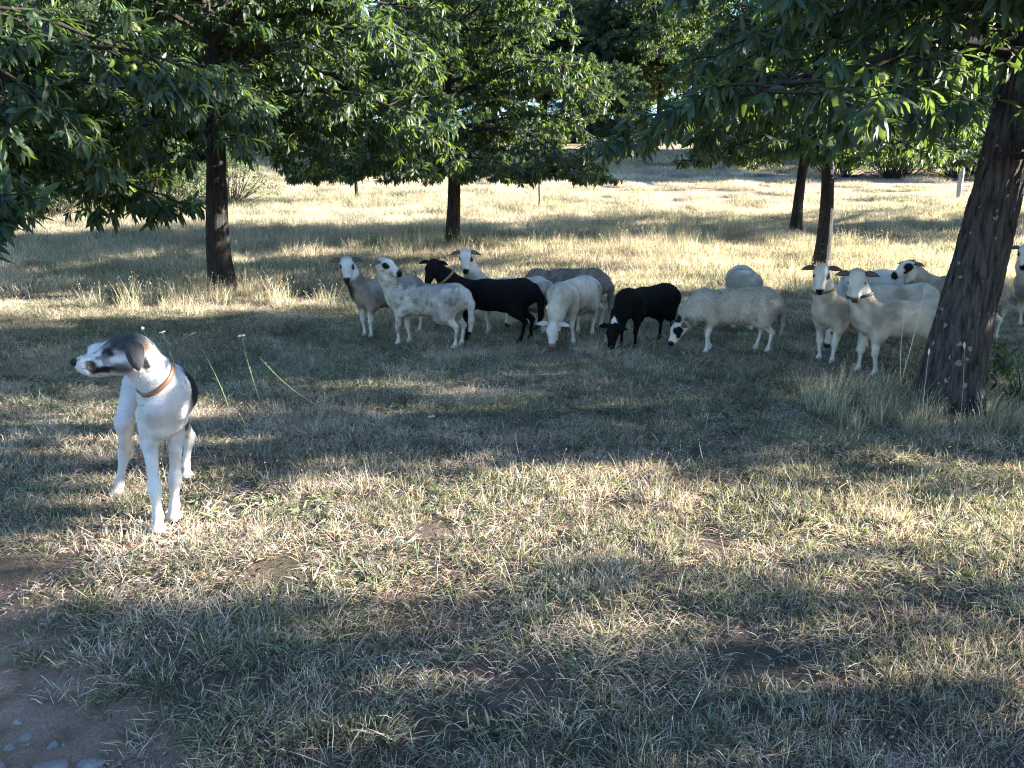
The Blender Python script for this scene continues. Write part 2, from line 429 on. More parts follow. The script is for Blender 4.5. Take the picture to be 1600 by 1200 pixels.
def grow(seed, height=6.6, r0=0.19, lean=(0, 0), n_limb=15, first=1.9, reach=3.2, low=1.65, leaf=(0.14, 0.2),
         detail=1, per=8, sides_trunk=28, density=1.0, bias=None, flare=0.35, twig_step=0.125, skew=None, boughs=None, trim=None):
    """grow trunk, limbs (each with its boughs and twigs) and the list of leaf placements"""
    rg = np.random.default_rng(seed); T = Tree()
    nseg = 230 if detail == 2 else 36
    h = np.linspace(-0.1, height * 0.9, nseg)
    tz = np.clip(h / (height * 0.9), 0, 1)
    wobx = 0.05 * np.sin(h * 1.3 + seed); woby = 0.05 * np.cos(h * 1.1 + seed * 2)
    path = np.stack([lean[0] * h + wobx - wobx[0], lean[1] * h + woby - woby[0], h], -1)
    rad = r0 * ((1 - tz) ** 0.85 * 0.88 + 0.06) * (1 + flare * np.exp(-np.maximum(h, 0) / 0.28))
    T.path, T.rad = path, rad
    ang = np.arange(sides_trunk) * 2 * PI / sides_trunk
    A, H = np.meshgrid(ang, h, indexing='xy')
    if detail == 2:
        # furrowed bark: long ridges that fork and close, with cross cracks
        wA = A * r0 * 34 + 1.6 * (fbm(H * 1.6, A * 2.0, seed, 2) - 0.5) * 4
        rdg = 1 - np.abs(2 * fbm(wA, H * 2.2, seed + 3, 2) - 1) * 3.0
        crk = fbm(wA * 1.5, H * 14, seed + 5, 2)
        rid = np.clip(rdg, -0.8, 1) * -0.062 + (crk - 0.5) * 0.06
    else:
        rid = 0.07 * (0.5 * np.abs(np.sin(A * sides_trunk / 5.2 + 6.6 * vnoise(H * 2.0, A * 1.2, seed))) + 0.6 * vnoise(A * 5, H * 2.2, seed + 3) - 0.55)
    but = 0.14 * np.exp(-np.maximum(H, 0) / 0.25) * np.cos(A * 5 + seed)
    bump = 1 + rid + but + 0.08 * (vnoise(A * 1.1 + 3, H * 1.3, seed + 9) - 0.5)
    R = rad[:, None] * bump
    V = path[:, None] + np.stack([np.cos(A) * R, np.sin(A) * R, np.zeros_like(R)], -1)
    i = np.arange(nseg - 1)[:, None] * sides_trunk; j = np.arange(sides_trunk)[None]; j2 = (j + 1) % sides_trunk
    T.trunk = (V.reshape(-1, 3), np.stack([i + j, i + j2, i + sides_trunk + j2, i + sides_trunk + j], -1).reshape(-1, 4))
    T.limbs, T.ros = [], []
    def sprout(P, t, ln, rb, size=1.0):
        """a limb with its boughs, twigs and leaf rosettes"""
        g = Geo(); n = len(P)
        g.tube(P, np.linspace(rb, 0.010, n), 6)
        nsec = int(ln / 0.15 * density)
        for q in range(nsec):
            u = 0.08 + 0.92 * (q + rg.uniform(0.2, 0.8)) / nsec
            c, d = interp_path(P, min(u, 0.999))
            sd = unit(np.cross(d, [0, 0, 1])) * (1 if q % 2 else -1)
            d2 = unit(d * rg.uniform(0.35, 0.9) + sd * rg.uniform(0.5, 1.0) + np.array([0, 0, rg.uniform(-0.35, 0.5)]))
            l2 = rg.uniform(0.5, 1.15) * (1.15 - 0.4 * u) * (1 - 0.2 * t) * size
            Q = curve_path(c, d2, l2, 5, 0.38, rg, 0.13)
            Q[:, 2] = np.maximum(Q[:, 2], low + 0.12 * rg.normal())
            g.tube(Q, np.linspace(0.013, 0.005, 5), 4, cap=False)
            nt_ = max(2, int(l2 / twig_step))
            for e in range(nt_):
                uu = 0.25 + 0.75 * (e + rg.uniform(0.1, 0.9)) / nt_
                c3, d3 = interp_path(Q, min(uu, 0.999))
                s3 = unit(np.cross(d3, [0, 0, 1])) * (1 if e % 2 else -1)
                d4 = unit(d3 * 0.7 + s3 * rg.uniform(0.3, 1.0) + np.array([0, 0, rg.uniform(-0.4, 0.4)]))
                l4 = rg.uniform(0.10, 0.28)
                e4 = c3 + d4 * l4
                if e4[2] < low - 0.1: e4[2] = low - 0.1 + 0.1 * rg.random()
                g.tube(np.array([c3, (c3 + e4) / 2 + rg.normal(0, 0.012, 3), e4]), np.array([0.005, 0.004, 0.003]), 3, cap=False)
                T.ros.append((e4, d4))
                if l4 > 0.17: T.ros.append(((c3 + e4) / 2, d4))
            T.ros.append((Q[-1], unit(Q[-1] - Q[-2])))
        T.ros.append((P[-1], unit(P[-1] - P[-2])))
        return g
    ga = rg.uniform(0, 6.28)
    for k in range(n_limb):
        t = k / (n_limb - 1)
        hz = first + (height * 0.86 - first) * t ** 1.25 + rg.uniform(-0.1, 0.1)
        ga += 2.39996 + rg.uniform(-0.3, 0.3)
        hor = np.array([math.cos(ga), math.sin(ga), 0])
        ln = reach * (1.0 - 0.62 * t ** 1.5) * rg.uniform(0.85, 1.08)
        pitch = math.radians(6 + 54 * t + rg.uniform(-6, 8)); dr = 0.30 - 0.22 * t
        if skew is not None:
            s = float(np.dot(hor[:2], skew[:2]))            # the side towards skew is kept higher and shorter
            if s > 0.2:
                pitch += math.radians(skew[2]) * s * (1 - t); ln *= 1 - skew[3] * s; dr *= 1 - 0.8 * s
        if trim is not None: ln *= 1 - trim[2] * max(0.0, float(np.dot(hor[:2], unit(np.array(trim[:2])))))
        p0 = np.array([np.interp(hz, h, path[:, 0]), np.interp(hz, h, path[:, 1]), hz])
        P = curve_path(p0, hor * math.cos(pitch) + np.array([0, 0, math.sin(pitch)]), ln, 9, dr, rg, 0.08)
        fl = low + 0.18 + 0.1 * rg.random()
        P[:, 2] = np.where(P[:, 2] < fl, fl - 0.3 * np.tanh((fl - P[:, 2]) / 0.9), P[:, 2])
        T.limbs.append(sprout(P, t, ln, 0.055 * (1 - 0.45 * t) * (r0 / 0.19) ** 0.5))
    for (poly, size) in (boughs or ()):
        poly = np.array(poly, float)
        T.limbs.append(sprout(poly, 0.2, float(np.linalg.norm(np.diff(poly, axis=0), axis=1).sum()), 0.028, size))
    # leaves -------------------------------------------------------------
    B = np.array([r[0] for r in T.ros]); D = np.array([r[1] for r in T.ros]); n = len(B)
    B = np.repeat(B, per, 0); D = np.repeat(D, per, 0); m = len(B)
    k = np.tile(np.arange(per), n)
    a = k * 2.39996 + np.repeat(rg.uniform(0, 6.28, n), per)
    ref = np.where(np.abs(D[:, 2:3]) < 0.9, np.array([[0, 0, 1.0]]), np.array([[1.0, 0, 0]]))
    S1 = unit(np.cross(D, ref)); S2 = np.cross(D, S1)
    phi = np.radians(rg.uniform(35, 85, m))[:, None]
    dirs = D * np.cos(phi) + (S1 * np.cos(a)[:, None] + S2 * np.sin(a)[:, None]) * np.sin(phi)
    dirs[:, 2] -= rg.uniform(0.35, 1.05, m)
    dirs = unit(dirs)
    nrm = np.array([0, 0, 1.0]) + rg.normal(0, 0.35, (m, 3)) + 0.35 * D
    nrm = unit(nrm - dirs * np.sum(nrm * dirs, 1, keepdims=True))
    yv = np.cross(nrm, dirs)
    L = rg.uniform(leaf[0], leaf[1], m) * (0.5 + 0.55 * rg.random(m) ** 0.6)
    T.lB = B - D * (0.05 * rg.random(m))[:, None]
    T.lM = np.stack([dirs, yv, nrm], -1)            # columns are the leaf axes
    T.lL = L
    T.lP = rg.integers(0, 4, m)
    hue = np.repeat(rg.normal(0, 1, n), per) * 0.5 + rg.normal(0, 1, m) * 0.5
    v = np.clip(1 + 0.34 * hue, 0.45, 2.0)
    yel = np.clip(rg.normal(0, 0.13, m), -0.2, 0.5)
    T.lC = np.stack([v * (1 + yel), v * (1 + 0.25 * yel), v * (1 - 0.5 * yel)], -1)
    odd = rg.random(m) < 0.006
    T.lC[odd] = np.array([4.5, 3.2, 0.8]) * rg.uniform(0.4, 1.2, (odd.sum(), 1))
    return T

PROTO = {d: [leaf_proto(d, 100 * d + k) for k in range(4)] for d in (0, 1, 2)}

def leaf_mesh(T, detail, sel=None, name='crown', material=None):
    V, Fc, Cc, off = [], [], [], 0
    ids = np.arange(len(T.lB)) if sel is None else sel
    for k in range(4):
        pv, pf = PROTO[detail][k]
        q = ids[T.lP[ids] == k]
        if not len(q): continue
        v = T.lB[q][:, None] + np.einsum('nij,vj->nvi', T.lM[q], pv) * T.lL[q][:, None, None]
        V.append(v.reshape(-1, 3)); Cc.append(np.repeat(T.lC[q], len(pv), 0))
        Fc.append((pf[None] + (np.arange(len(q)) * len(pv))[:, None, None]).reshape(-1, 3) + off)
        off += len(q) * len(pv)
    return new_mesh(name, np.concatenate(V), np.concatenate(Fc), col=np.concatenate(Cc), mats=[material or M_LEAF])

def build_tree(T, loc, label, group=None, bark=None, detail=1, keep=None, name='chestnut_tree', cat='tree', rz=0.0, scale=1.0):
    root = add(name, None, loc=loc, label=label, cat=cat, group=group)
    root.rotation_euler.z = rz; root.scale = (scale,) * 3
    add('trunk', new_mesh('trunk', *T.trunk, mats=[bark or M_BARK2]), root)
    for g in T.limbs:
        add('limb', g.mesh('limb', [M_TWIG]), root)
    sel = None if keep is None else np.setdiff1d(np.arange(len(T.lB)), keep)
    cr = add('crown', leaf_mesh(T, detail, sel), root, kind='stuff')
    return root, cr

def copy_thing(root, loc, rz, scale, label, group=None):
    r = root.copy(); COL.objects.link(r)
    r.location = loc; r.rotation_euler = (0, 0, rz)
    r.scale = (scale,) * 3 if isinstance(scale, (int, float)) else scale
    r['label'] = label
    if group: r['group'] = group
    elif 'group' in r: del r['group']
    for ch in list(root.children):
        c = ch.copy(); COL.objects.link(c); c.parent = r
    return r

def gz(x, y): return float(terr(x, y))

def nearest_leaves(T, loc, rz, n, scale=1.0):
    """the n leaves that show largest from where the photograph was taken"""
    c, s = math.cos(rz), math.sin(rz)
    P = T.lB * scale
    P = np.stack([P[:, 0] * c - P[:, 1] * s, P[:, 0] * s + P[:, 1] * c, P[:, 2]], -1) + np.array(loc)
    q = P - np.array([0, 0, 1.55]); th = math.radians(13.5)
    w_ = q[:, 1] * math.cos(th) - q[:, 2] * math.sin(th)
    u = q[:, 0] / w_; v = (q[:, 1] * math.sin(th) + q[:, 2] * math.cos(th)) / w_
    ok = (w_ > 0.5) & (np.abs(u) < 0.62) & (np.abs(v) < 0.465)
    return np.argsort(np.where(ok, w_, 1e9))[:n]

LEAF_ME = {d: [] for d in (1, 2)}
for d in (1, 2):
    for k in range(4):
        for tint in range(3):
            pv, pf = PROTO[d][k]
            LEAF_ME[d].append(new_mesh('leaf', pv, pf, col=np.full((len(pv), 3), (0.8, 1.0, 1.25)[tint]), mats=[M_LEAF]))

def single_leaves(T, crown, ids, d):
    for i in ids:
        tint = 0 if T.lC[i, 1] < 0.9 else (1 if T.lC[i, 1] < 1.12 else 2)
        o = bpy.data.objects.new('leaf', LEAF_ME[d][T.lP[i] * 3 + tint]); COL.objects.link(o)
        o.parent = crown
        M = Matrix.Identity(4)
        for r in range(3):
            for c in range(3): M[r][c] = T.lM[i, r, c] * T.lL[i]
            M[r][3] = T.lB[i, r]
        o.matrix_local = M

# the near tree on the right
nl = (3.12, 5.66, gz(3.12, 5.66))
Tn = grow(5, height=6.4, r0=0.212, lean=(0.085, 0.0), n_limb=36, first=2.35, reach=3.2, low=1.98, leaf=(0.14, 0.205), detail=2, per=8,
          sides_trunk=150, flare=0.22, skew=(1.0, 0.1, 40, 0.35), trim=(-0.25, -1.0, 0.30),  # boughs below are added, mostly out of view, to shade the dog
          boughs=[([(0.1, -0.1, 1.75), (0.14, -0.6, 1.92), (0.2, -1.1, 1.90), (0.22, -1.5, 1.84), (0.22, -1.8, 1.80)], 0.34),
                  ([(0.2, -0.1, 1.75), (0.5, -0.5, 1.86), (0.6, -0.9, 1.80), (0.62, -1.3, 1.76), (0.62, -1.65, 1.72)], 0.36),
                  ([(0.25, 0, 2.1), (1.1, -0.35, 2.36), (1.8, -0.7, 2.42), (2.3, -1.0, 2.40), (2.7, -1.35, 2.36)], 0.36),
                  ([(0.25, 0, 2.3), (1.2, -0.7, 2.50), (1.7, -1.0, 2.48), (2.1, -1.3, 2.45), (2.4, -1.6, 2.40)], 0.36)])
keep = nearest_leaves(Tn, nl, 0, 300)
near_tree, near_crown = build_tree(Tn, nl, 'leaning dark chestnut trunk with pale lichen spots in front of the sheep at right', bark=M_BARK, detail=1, keep=keep)
single_leaves(Tn, near_crown, keep, 2)

# the tree whose boughs come in from the left edge
ol = (-6.3, 7.3, gz(-6.3, 7.3))
To = grow(11, height=6.6, r0=0.22, n_limb=42, first=1.55, reach=3.7, low=1.32, leaf=(0.15, 0.22), detail=1, per=9)
keep = nearest_leaves(To, ol, 0, 260)
ol_tree, ol_crown = build_tree(To, ol, 'chestnut tree at the left edge with drooping leafy boughs and its trunk out of view', detail=1, keep=keep)
single_leaves(To, ol_crown, keep, 1)

Tb = grow(23, height=7.2, r0=0.19, n_limb=44, first=2.4, reach=3.7, low=1.85, leaf=(0.15, 0.22), detail=1, per=8)
tree_b, _ = build_tree(Tb, (-4.28, 12.04, gz(-4.28, 12.04)), 'chestnut tree with thick dark straight trunk left of all the sheep')
Tc = grow(37, height=6.6, r0=0.17, n_limb=46, first=1.95, reach=3.7, low=1.55, detail=1, per=9)
tree_c, _ = build_tree(Tc, (-1.32, 17.9, gz(-1.32, 17.9)), 'chestnut tree with slim dark trunk behind the black and white sheep in the middle', detail=0)
Td = grow(51, height=6.2, r0=0.145, n_limb=38, first=2.3, reach=2.9, low=1.95, detail=0, per=9)
tree_d, _ = build_tree(Td, (5.55, 14.75, gz(5.55, 14.75)), 'chestnut tree with sunlit right side of trunk behind the right group of sheep', detail=0)
copy_thing(tree_d, (7.07, 20.6, gz(7.07, 20.6)), 2.1, 1.0, 'dark chestnut trunk standing in shade just left of the sunlit trunk')

ORCH = 'chestnut trees of the orchard further back'
FAR = [(-5.32, 28.5, 0.5, 0.4, 'small young chestnut tree far back between the two nearest left trunks'),
       (4.4, 49, 0.95, 1.3, 'far chestnut tree with thin grey trunk on the bright rise'),
       (6.3, 50, 0.9, 4.0, 'far chestnut tree with thin dark trunk beside the grey one on the rise')]
for x, y, s, r, lab in FAR:
    copy_thing(tree_d, (x, y, gz(x, y)), r, s, lab)
BACK = [(-12.5, 17, 1.05, 0.3), (-13.5, 25, 1.0, 2.2), (-19, 31, 1.15, 1.1), (-17.5, 22, 1.1, 0.5), (-22, 27, 1.2, 3.5), (-14, 37, 1.2, 5.0), (-24, 42, 1.3, 2.9), (-15, 46, 1.3, 4.4),
        (17.5, 46, 1.3, 0.9), (29, 42, 1.3, 5.5), (23, 46, 1.4, 1.9)]
rgB = np.random.default_rng(3)
for row, (y0, st) in enumerate(((56, 6.0), (64, 6.0), (72, 6.5))):
    for k in range(-7, 9):
        xx = k * st + rgB.uniform(-1.5, 1.5) + row * 2.5; yy = y0 + rgB.uniform(-2.5, 2.5)
        mid_ = -8 < xx < 16                                # the open rise in the middle runs on further
        BACK.append((xx * (1.25 if mid_ else 1), yy + (26 if mid_ else 0), rgB.uniform(1.6, 2.3) * (1.3 if mid_ else 1), rgB.uniform(0, 6.28)))
for k, (x, y, s, r) in enumerate(BACK):
    if y > 50: lab, gp = 'chestnut tree in the far wood along the crest of the field', 'trees of the far wood'
    elif x < 0: lab, gp = 'background chestnut tree above the dark thicket at left', 'trees above the left thicket'
    else: lab, gp = 'background chestnut tree beyond the reddish field at right', 'trees beyond the reddish field'
    copy_thing((tree_d, tree_c, tree_b)[k % 3] if y < 34 else tree_d, (x, y, gz(x, y)), r, s, lab, gp)
# orchard rows that stand to the right of the picture; only their shade reaches into it
SIDE = [(7.4, 1.24, 1.0, 2.7, 's'), (14.2, 2.0, 1.05, 5.3, 'd'), (21.5, 2.6, 1.0, 0.9, 's'), (11.2, 9.75, 1.0, 0.4, 'd'), (18.6, 10.5, 1.05, 1.9, 'd'), (26.5, 11.2, 1.1, 4.2, 'd'),
        (9.0, 5.95, 0.45, 1.0, 'd'), (15.5, 23, 1.05, 3.6, 's'), (24, 22, 1.1, 1.2, 's'), (33, 24, 1.1, 5.0, 's')]  # first here, a small unseen tree added to shade the grass at right
Ts = grow(71, height=6.6, r0=0.18, n_limb=24, first=1.9, reach=3.5, low=1.5, leaf=(0.15, 0.22), detail=0, per=7, density=0.8)
side0 = None
for k, (x, y, s, r, ty) in enumerate(SIDE):
    if side0 is None:
        side0, _ = build_tree(Ts, (x, y, gz(x, y)), 'chestnut tree out of view to the right whose shade crosses the grass', 'orchard rows beside the view', detail=0, rz=r, scale=s)
        continue
    copy_thing(side0 if ty == 's' else (tree_b, tree_c)[k % 2], (x, y, gz(x, y)), r, s, 'chestnut tree out of view to the right whose shade crosses the grass', 'orchard rows beside the view')

# ------------------------------------------------------------------ animals: one smooth skin from blended volumes
def sdf_mesh(prims, h, pad=0.05):
    """prims: list of (a, b, ra, rb, k, ysq). Smooth union of tapered capsules, polygonised with surface nets."""
    A = np.array([p[0] for p in prims], float); Bp = np.array([p[1] for p in prims], float)
    rm = np.array([max(p[2], p[3]) for p in prims])[:, None]
    lo = np.minimum(A - rm, Bp - rm).min(0) - pad; hi = np.maximum(A + rm, Bp + rm).max(0) + pad
    n = np.ceil((hi - lo) / h).astype(int) + 1
    ax = [lo[i] + h * np.arange(n[i]) for i in range(3)]
    D = np.full(n, 0.5, np.float32)
    for (a, b, ra, rb, k, ysq) in prims:
        a = np.array(a, float); b = np.array(b, float); r = max(ra, rb) + k + 2 * h
        i0 = np.maximum(0, np.floor((np.minimum(a, b) - r - lo) / h).astype(int)); i1 = np.minimum(n, np.ceil((np.maximum(a, b) + r - lo) / h).astype(int) + 1)
        sl = tuple(slice(i0[q], i1[q]) for q in range(3))
        X = (ax[0][sl[0]][:, None, None] - a[0]).astype(np.float32); Y = (ax[1][sl[1]][None, :, None] - a[1]).astype(np.float32); Z = (ax[2][sl[2]][None, None, :] - a[2]).astype(np.float32)
        ba = b - a; L2 = max(float(ba @ ba), 1e-9)
        t = np.clip((X * ba[0] + Y * ba[1] + Z * ba[2]) / L2, 0, 1)
        d = np.sqrt((X - t * ba[0]) ** 2 + ((Y - t * ba[1]) * ysq) ** 2 + (Z - t * ba[2]) ** 2) - (ra + (rb - ra) * t)
        o = D[sl]
        hh = np.clip(0.5 + 0.5 * (o - d) / k, 0, 1)
        D[sl] = o + (d - o) * hh - k * hh * (1 - hh)
    S = D < 0
    c = np.zeros(np.array(n) - 1, np.int8)
    for dx in (0, 1):
        for dy in (0, 1):
            for dz in (0, 1):
                c += S[dx:n[0] - 1 + dx, dy:n[1] - 1 + dy, dz:n[2] - 1 + dz]
    act = np.argwhere((c > 0) & (c < 8))
    vid = np.full(np.array(n) - 1, -1, np.int64); vid[tuple(act.T)] = np.arange(len(act))
    pos = np.zeros((len(act), 3)); cnt = np.zeros(len(act))
    cor = [np.array(q) for q in ((0, 0, 0), (1, 0, 0), (0, 1, 0), (1, 1, 0), (0, 0, 1), (1, 0, 1), (0, 1, 1), (1, 1, 1))]
    for i in range(8):
        for j in range(i + 1, 8):
            if np.abs(cor[i] - cor[j]).sum() != 1: continue
            d0 = D[tuple((act + cor[i]).T)]; d1 = D[tuple((act + cor[j]).T)]
            m = (d0 < 0) != (d1 < 0)
            t = np.where(m, d0 / np.where(m, d0 - d1, 1), 0)
            pos += np.where(m[:, None], cor[i] + t[:, None] * (cor[j] - cor[i]), 0); cnt += m
    V = lo + h * (act + pos / np.maximum(cnt, 1)[:, None])
    Q = []
    for axn in range(3):
        u, v = (axn + 1) % 3, (axn + 2) % 3
        s0 = [slice(1, n[q] - 1) for q in range(3)]; s0[axn] = slice(0, n[axn] - 1)
        s1 = list(s0); s1[axn] = slice(1, n[axn])
        a0, a1 = S[tuple(s0)], S[tuple(s1)]
        e = np.argwhere(a0 != a1)
        if not len(e): continue
        base = e + np.array([s0[q].start for q in range(3)])
        eu = np.zeros(3, int); eu[u] = 1; ev = np.zeros(3, int); ev[v] = 1
        q = np.stack([vid[tuple((base - eu - ev).T)], vid[tuple((base - ev).T)], vid[tuple(base.T)], vid[tuple((base - eu).T)]], -1)
        flip = ~a0[tuple(e.T)]
        q[flip] = q[flip][:, ::-1]
        Q.append(q)
    return V, np.concatenate(Q)

def vnormals(V, Q):
    nq = np.cross(V[Q[:, 2]] - V[Q[:, 0]], V[Q[:, 3]] - V[Q[:, 1]])
    Nn = np.zeros_like(V)
    for k in range(4): np.add.at(Nn, Q[:, k], nq)
    return unit(Nn), np.linalg.norm(nq, axis=1) * 0.5

def relax(V, Q, it=2):
    for _ in range(it):
        S = np.zeros_like(V); C = np.zeros(len(V))
        for k in range(4):
            a, b = Q[:, k], Q[:, (k + 1) % 4]
            np.add.at(S, a, V[b]); np.add.at(S, b, V[a]); np.add.at(C, a, 1); np.add.at(C, b, 1)
        V = V * 0.5 + 0.5 * S / np.maximum(C, 1)[:, None]
    return V

def noise3(P, f, s=0):
    return (vnoise(P[:, 0] * f + 3.1, P[:, 1] * f + P[:, 2] * f * 0.7, s) + vnoise(P[:, 2] * f + 7.7, P[:, 0] * f * 0.8 - P[:, 1] * f, s + 5)) * 0.5

def spots(P, base, lst, seed, jag=0.02):
    c = np.array(np.broadcast_to(base, (len(P), 3)), float)
    for (ctr, r, colr, soft) in lst:
        ctr = np.asarray(ctr, float); r = np.broadcast_to(np.asarray(r, float), 3)
        d = np.linalg.norm((P - ctr) / r, axis=1) + (noise3(P, 28.0, seed) - 0.5) * jag / r.min() * 2 + (noise3(P, 75.0, seed + 3) - 0.5) * jag / r.min()
        m = (1 - sstep(1 - soft, 1 + soft, d))[:, None]
        c = c * (1 - m) + np.asarray(colr) * m
    return c

def fur(V, Q, col, count, length, width, flow, lift, seed, keepfn=None, clump=0.0):
    """short hairs lying on the skin, each a thin tapered blade"""
    rg = np.random.default_rng(seed)
    Nn, area = vnormals(V, Q)
    f = rg.choice(len(Q), count, p=area / area.sum())
    u, v = rg.random((2, count, 1))
    P = (V[Q[f, 0]] * (1 - u) + V[Q[f, 1]] * u) * (1 - v) + (V[Q[f, 3]] * (1 - u) + V[Q[f, 2]] * u) * v
    n = Nn[Q[f, 0]]; c = col[Q[f, 0]]
    if keepfn is not None:
        m = keepfn(P); P, n, c = P[m], n[m], c[m]; count = len(P)
    fl = flow(P) if callable(flow) else np.asarray(flow)
    fl = fl - n * np.sum(fl * n, 1, keepdims=True)
    d = unit(unit(fl + rg.normal(0, 0.25, P.shape)) + n * lift * rg.uniform(0.5, 1.5, (count, 1)))
    L = length * rg.uniform(0.6, 1.4, (count, 1))
    s = unit(np.cross(d, n)) * width * 0.5
    mid = P + d * L * 0.55 + n * L * 0.05; tip = P + d * L - n * L * 0.15 * rg.random((count, 1)) + s * rg.normal(0, 1.5, (count, 1))
    VV = np.stack([P - s - n * 0.002, P + s - n * 0.002, mid + s * 0.7, mid - s * 0.7, tip], 1).reshape(-1, 3)
    b = np.arange(count) * 5
    sizes = np.tile([4, 3], count)
    loops = np.stack([b, b + 1, b + 2, b + 3, b + 3, b + 2, b + 4], -1).reshape(-1)
    cc = np.repeat(c * rg.uniform(0.8, 1.18, (count, 1)), 5, 0)
    return VV, loops, sizes, cc

def frame_from(d, up=(0, 0, 1)):
    x = unit(d); y = unit(np.cross(up, x)); z = np.cross(x, y)
    return x, y, z

def fit_band(V, c, n, hw, th, nseg=40, rmax=0.2):
    """a strap that follows the skin round the axis n through c"""
    n = unit(n); e1 = unit(np.cross(n, (0, 0, 1))); e2 = np.cross(n, e1)
    q = V - c; hgt = q @ n; a = np.arctan2(q @ e2, q @ e1); r = np.hypot(q @ e1, q @ e2)
    m = (np.abs(hgt) < hw * 1.3) & (r < rmax)
    A = np.arange(nseg) * 2 * PI / nseg - PI; R = np.zeros(nseg)
    for k in range(nseg):
        d = np.abs((a[m] - A[k] + PI) % (2 * PI) - PI) < 0.22
        R[k] = np.percentile(r[m][d], 55) if d.any() else 0.09
    for _ in range(2): R = (np.roll(R, 1) + R * 2 + np.roll(R, -1)) / 4
    rings = [c + n * dz + (R + 0.003 + dr)[:, None] * (e1 * np.cos(A)[:, None] + e2 * np.sin(A)[:, None]) for dr, dz in ((-0.004, -hw), (th, -hw), (th * 1.2, 0), (th, hw), (-0.004, hw))]
    k = len(rings); RV = np.stack(rings, 1).reshape(-1, 3)
    i = np.arange(nseg)[:, None] * k; i2 = ((np.arange(nseg) + 1) % nseg)[:, None] * k; j = np.arange(k)[None]; j2 = (j + 1) % k
    g = Geo(); g.add(RV, np.stack([i + j, i2 + j, i2 + j2, i + j2], -1).reshape(-1, 4))
    low = np.argmin([p[2] for p in rings[2]])
    return g, rings[2][low]

WHITE = np.array((0.58, 0.535, 0.48)); CREAM = np.array((0.50, 0.43, 0.345)); TAN = np.array((0.30, 0.25, 0.20)); BLK = np.array((0.005, 0.0047, 0.005)); DKB = np.array((0.035, 0.024, 0.02))
PINK = np.array((0.45, 0.30, 0.26))

def ear_geo(g, root, d, up, ln, wd, c_out, c_in, droop):
    """a cupped leaf-shaped ear growing from the side of the head"""
    x, y, z = frame_from(d, up)
    S = np.linspace(0, 1, 7); Wd = wd * np.array([0.55, 0.85, 1.0, 0.98, 0.82, 0.5, 0.06])
    ring = []
    for s_, w_ in zip(S, Wd):
        c = root + x * ln * s_ - np.array([0, 0, 1]) * droop * s_ ** 1.8
        for (a, b) in ((-1, 0.15), (-0.5, -0.12), (0, -0.2), (0.5, -0.12), (1, 0.15), (0.5, 0.10), (0, 0.06), (-0.5, 0.10)):
            ring.append(c + y * w_ * a * 0.5 + z * w_ * b)
    V = np.array(ring); m = 8
    i = np.arange(6)[:, None] * m; j = np.arange(m)[None]; j2 = (j + 1) % m
    Fq = np.stack([i + j, i + j2, i + m + j2, i + m + j], -1).reshape(-1, 4)
    cc = np.array([[c_out if k < 5 else c_in for k in range(m)] for _ in S]).reshape(-1, 3)
    g.add(V, Fq, cc)

